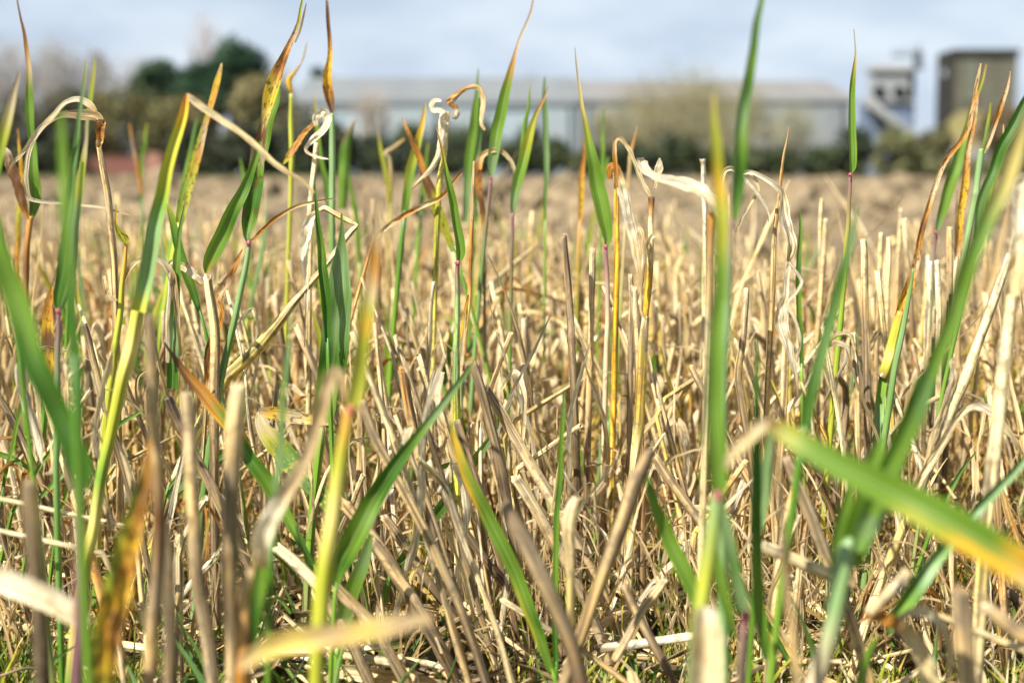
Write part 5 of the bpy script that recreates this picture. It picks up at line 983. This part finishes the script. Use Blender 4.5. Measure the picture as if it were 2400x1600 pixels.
# rows of stubble
sv = [stalk_variant(i) for i in range(36)]; svar = [a[0] for a in sv]
shade = {'c': 'pale', 'w': 'cream', 't': 'tan', 'q': 'grey tan', 's': 'grey brown'}
its = []
def keep_clear(x, d):
    q = proj((x, d, .12)); px = q[0] if q else 0
    return any(abs(px-hx) < w and d < hd for hx, w, hd in CLEAR)
CLEAR = [(785, 75, .76), (1495, 45, .765), (1070, 45, .76), (570, 50, .77), (700, 60, .72), (1020, 40, .755), (2150, 70, .69), (2320, 50, .66), (655, 60, .77)]
row = -1.5
rowp = []
while row < 1.5: rowp.append(row+rf.uniform(-.012, .012)); row += .085
for r0 in rowp:
    d = .60
    while d < stub_end(r0+.1*(d-1))+.1:
        x = r0+.10*(d-1)+rf.gauss(0, .013); dens = 1.0
        q = proj((x, d, 0.1))
        if q and d > 1.3 and q[0] > 1850: dens = .5
        if d < .95: dens = .62
        if d < .78: dens = .22
        if rf.random() < dens*.95 and not keep_clear(x, d) and abs(x) < .55*d+.25:
            near = 1-sstep(.7, 1.1, d); lx = rf.gauss(-.02-.45*near*rf.random(), .06+.06*near); ly = rf.gauss(0, .08)
            its.append((rf.randrange(36), np.array((x, d, ground_z(x, d)-.004)), (ly, lx, rf.uniform(0, 6.3)) if False else (ly, lx, 0), rf.uniform(.78, 1.08)*(1 if rf.random() > .18 or d < .95 or x > .3 else 1.12)))
        d += rf.uniform(.004, .016)
def stlab(it):
    q = proj(it[1]+np.array((0, 0, .12))); lean = it[2][1]; c = shade.get(sv[it[0]][2][0], 'tan')
    ln = 'leaning left' if lean < -.16 else 'leaning right' if lean > .12 else 'standing upright'
    return f'{c} cut stubble stalk {ln} {depthzone(it[1][1])}, {pxzone(q[0])}'
spread(svar, M['straw'], its, 245, 'stubble_stalk', 'stubble stalk', 'stubble stalks of the cut field', stlab, 'stubble_rows', 'dense cut stubble standing in the rear rows')
NST = len(its)
# dry leaves
def shred_variant(seed):
    rs = random.Random(seed*29+1); l = rs.uniform(.03, .08); w = rs.uniform(.003, .0075); a = rs.uniform(0, 6.3); o = rs.uniform(.006, .022)
    up = rs.uniform(.006, .02); q = np.array([(0, 0, 0), (math.cos(a)*o*.5, math.sin(a)*o*.5, up), (math.cos(a)*o, math.sin(a)*o, up*.7-l*.25), (math.cos(a)*o*rs.uniform(.7, 1.3), math.sin(a)*o*1.1, -l*.6), (math.cos(a+.6)*o*1.1, math.sin(a+.6)*o, -l)])
    C = catmull(q[::-1], 5); n = len(C); mb = MB()
    ribbon(mb, C, w*np.interp(np.linspace(0, 1, n), [0, .15, .6, 1], [.1, .55, 1, .4]), rs.choice(['wwww', 'wwcw', 'wcwc', 'cwwt', 'wwct', 'cccw']), rs.uniform(-1, 1), rs.uniform(-2, 2), rs.uniform(-.7, .7), 7, .25, seed, ragged=.2, crk=.5)
    return mb.arr()
lv = [leaf_variant(i) for i in range(40)]+[shred_variant(i) for i in range(20)]; stalk_items = list(its); its = []
for it in rf.sample(stalk_items, 950):
    z = sv[it[0]][1]*it[3]*rf.uniform(.7, .97); R_ = roteuler(*it[2])@np.array((0, 0, z)); its.append((40+rf.randrange(20), it[1]+R_, (rf.gauss(0, .15), rf.gauss(0, .15), rf.uniform(0, 6.3)), rf.uniform(.7, 1.15)))
for i in range(3300):
    d = rf.uniform(.68, 2.15); x = rf.uniform(-.52, .52)*d; s = rf.uniform(.7, 1.15)*(1.25 if d > 1 and rf.random() < .3 else 1)
    if d < .8: s *= .75
    if keep_clear(x, d): continue
    its.append((rf.randrange(40), np.array((x, d, ground_z(x, d))), (rf.gauss(0, .2), rf.gauss(0, .2), rf.uniform(0, 6.3)), s))
def lflab(it):
    q = proj(it[1]+np.array((0, 0, .09 if it[0] < 40 else 0))); return f'{"curled cream dry leaf standing" if it[0] < 40 else "pale papery shred of leaf hanging"} among the stubble {depthzone(it[1][1])}, {pxzone(q[0])}'
spread(lv, M['dry'], its, 285, 'dry_leaf', 'dry leaf', 'dry leaves curling among the stubble', lflab, 'dry_leaves', 'tangle of dry curled leaves among the rear stubble')
# fine fibres
fv = [fiber_variant(i) for i in range(20)]; its = []
for i in range(2600):
    d = rf.uniform(.66, 2.0); x = rf.uniform(-.55, .55)*d
    if keep_clear(x, d): continue
    its.append((rf.randrange(20), np.array((x, d, ground_z(x, d)+rf.uniform(0, .03))), (rf.gauss(0, .25), rf.gauss(0, .25), rf.uniform(0, 6.3)), rf.uniform(.5, 1.1)))
merge_stuff('straw_fibres', fv, its, M['dry'], 'fine loose straw fibres caught in the stubble', warm=True)
# litter
tv = [litter_variant(i) for i in range(30)]; its = []
for i in range(3400):
    d = .3+1.5*rf.random()**.8; x = rf.uniform(-.6, .6)*max(.5, d); hgt = abs(rf.gauss(0, .011))+.002
    its.append((rf.randrange(30), np.array((x, d, ground_z(x, d)+hgt)), (rf.gauss(0, .3), rf.gauss(0, .30), rf.uniform(0, 6.3)), rf.uniform(.6, 1.1)))
def ltlab(it):
    q = proj(it[1]); return f'loose piece of straw lying on the ground litter {depthzone(it[1][1])}, {pxzone(q[0])}'
spread(tv, M['straw'], its, 250, 'straw_piece', 'straw', 'loose straw lying on the ground', ltlab, 'straw_litter', 'loose straw litter covering the ground')
# ground grass and moss
gv = [grass_variant(i) for i in range(24)]; its = []
for i in range(3400):
    d = .35+1.4*rf.random(); x = rf.uniform(-.6, .6)*max(.5, d)
    if noise.noise((x*7, d*7, 4)) < -.12: continue
    its.append((rf.randrange(24), np.array((x, d, ground_z(x, d)-.001)), (rf.gauss(0, .2), rf.gauss(0, .2), rf.uniform(0, 6.3)), rf.uniform(.6, 1.3)))
merge_stuff('ground_grass', gv, its, M['fine'], 'low green grass and weeds sprouting between the stubble', smooth=True)
mv = [moss_variant(i) for i in range(5)]; its = []
for i in range(900):
    d = .45+1.1*rf.random(); x = rf.uniform(-.55, .55)*max(.5, d)
    if noise.noise((x*6, d*6, 14)) < .05: continue
    its.append((rf.randrange(5), np.array((x, d, ground_z(x, d))), (0, 0, rf.uniform(0, 6.3)), rf.uniform(.8, 1.8)))
merge_stuff('moss', mv, its, M['fine'], 'yellow green moss cushions on the soil')
def long_grass_variant(seed):
    rs = random.Random(seed*3+19); mb = MB()
    for k in range(rs.randint(1, 3)):
        h = rs.uniform(.035, .095); a = rs.uniform(0, 6.3); ln = rs.uniform(.15, .9); q = [(0, 0, 0), (math.cos(a)*h*ln*.4, math.sin(a)*h*ln*.4, h*.5), (math.cos(a)*h*ln, math.sin(a)*h*ln, h*rs.uniform(.75, 1))]
        C = catmull(q[::-1], 4)+np.array((rs.uniform(-.006, .006), rs.uniform(-.006, .006), 0)); n = len(C)
        ribbon(mb, C, rs.uniform(.0014, .0032)*np.interp(np.linspace(0, 1, n), [0, .5, 1], [.08, 1, .6]), rs.choice(['gg', 'gG', 'BG', 'GG', 'bg', 'bG', 'yg']), rs.uniform(-1, 1), 0, .7, 5, 0, seed+k)
    return mb.arr()
lgv = [long_grass_variant(i) for i in range(20)]; its = []
for i in range(1500):
    d = rf.uniform(.5, 1.3); px = rf.uniform(-200, 2600); x = (px-1200)/F*d
    if rf.random() > (.5 if px < 800 else .12): continue
    its.append((rf.randrange(20), np.array((x, d, ground_z(x, d)-.001)), (rf.gauss(0, .2), rf.gauss(0, .2), rf.uniform(0, 6.3)), rf.uniform(.6, 1.1)))
merge_stuff('long_grass', lgv, its, M['green'], 'thin sharp green grass growing up through the straw litter')
# background shoots between the single ones
def shoot_variant(seed):
    rs = random.Random(seed*17+4); parts_ = []; h = rs.uniform(.17, .27); lx = rs.uniform(-.03, .05)
    stemtop = np.array((lx*.55, 0, h*.55)); mb = MB(); C = catmull([stemtop, (lx*.25, 0, h*.28), (0, 0, -.01)], 4)
    gl = rs.choice(['Bbg', 'ggG', 'ygs', 'bgG', 'Bes']); tube(mb, C, np.linspace(.0011, .0018, len(C)), gl, 8); parts_.append(('stem', mb.arr(), 'gstem'))
    n = rs.choice((1, 1, 2)); 
    for k in range(n):
        mb = MB(); top = np.array((lx*(1.2)+rs.uniform(-.015, .02)*(1+k), rs.uniform(-.02, .02), h*rs.uniform(.85, 1.0)*(1-.15*k)))
        C = catmull([top, (top+stemtop)/2+np.array((rs.uniform(-.005, .005), 0, .004)), stemtop*1.0], 6); m = len(C); w = rs.uniform(.0035, .0072)
        ribbon(mb, C, w*np.interp(np.linspace(0, 1, m), [0, .2, .55, .85, 1], [.06, .4, 1, .8, .3]), rs.choice(['qygg', 'oygg', 'bbgG', 'ygGG', 'eyyg', 'tBBb', 'Gggg']), rs.uniform(-.9, .9), rs.uniform(-.5, .5), rs.uniform(.3, .9), 5, 0, seed)
        parts_.append(('leaf', mb.arr(), 'green' if rs.random() < .75 else 'sick'))
    return parts_
shv = [shoot_variant(i) for i in range(14)]
shm = [[(nm, make_mesh(nm, a, M[mt])) for nm, a, mt in v] for v in shv]
cnt = 0
for i in range(700):
    if cnt >= 135: break
    d = rf.uniform(.92, 2.0); px = rf.uniform(-60, 2460); x = (px-1200)/F*d
    p = .85 if px < 900 else .6 if px < 1350 else .28
    if rf.random() > p: continue
    k = rf.randrange(14); z = ground_z(x, d)
    r = empty('cereal_shoot', (x, d, z), '', 'shoot', 'green shoots among the stubble'); r.rotation_euler = (rf.gauss(0, .08), rf.gauss(.05, .12), rf.choice((0, math.pi))+rf.gauss(0, .3)); s = rf.uniform(.75, 1.08); r.scale = (s,)*3
    q = proj((x, d, .15)); r['label'] = f'{"small" if s < .85 else "slim"} green volunteer shoot {depthzone(d)}, {pxzone(q[0])}'
    for nm, me in shm[k]: link(nm, me, r)
    cnt += 1
# low yellowish and purple shoots between near rows
for i in range(34):
    d = rf.uniform(.8, 1.4); px = rf.uniform(0, 2400); x = (px-1200)/F*d; k = rf.randrange(14)
    r = empty('cereal_shoot', (x, d, ground_z(x, d)), f'low green shoot hidden between the stubble {depthzone(d)}, {pxzone(px)}', 'shoot', 'low shoots between the stubble'); s = rf.uniform(.42, .62); r.scale = (s*1.2, s*1.2, s); r.rotation_euler = (rf.gauss(0, .2), rf.gauss(0, .25), rf.choice((0, math.pi)))
    for nm, me in shm[k]: link(nm, me, r)
print('stalks', NST, 'objects', len(bpy.data.objects))
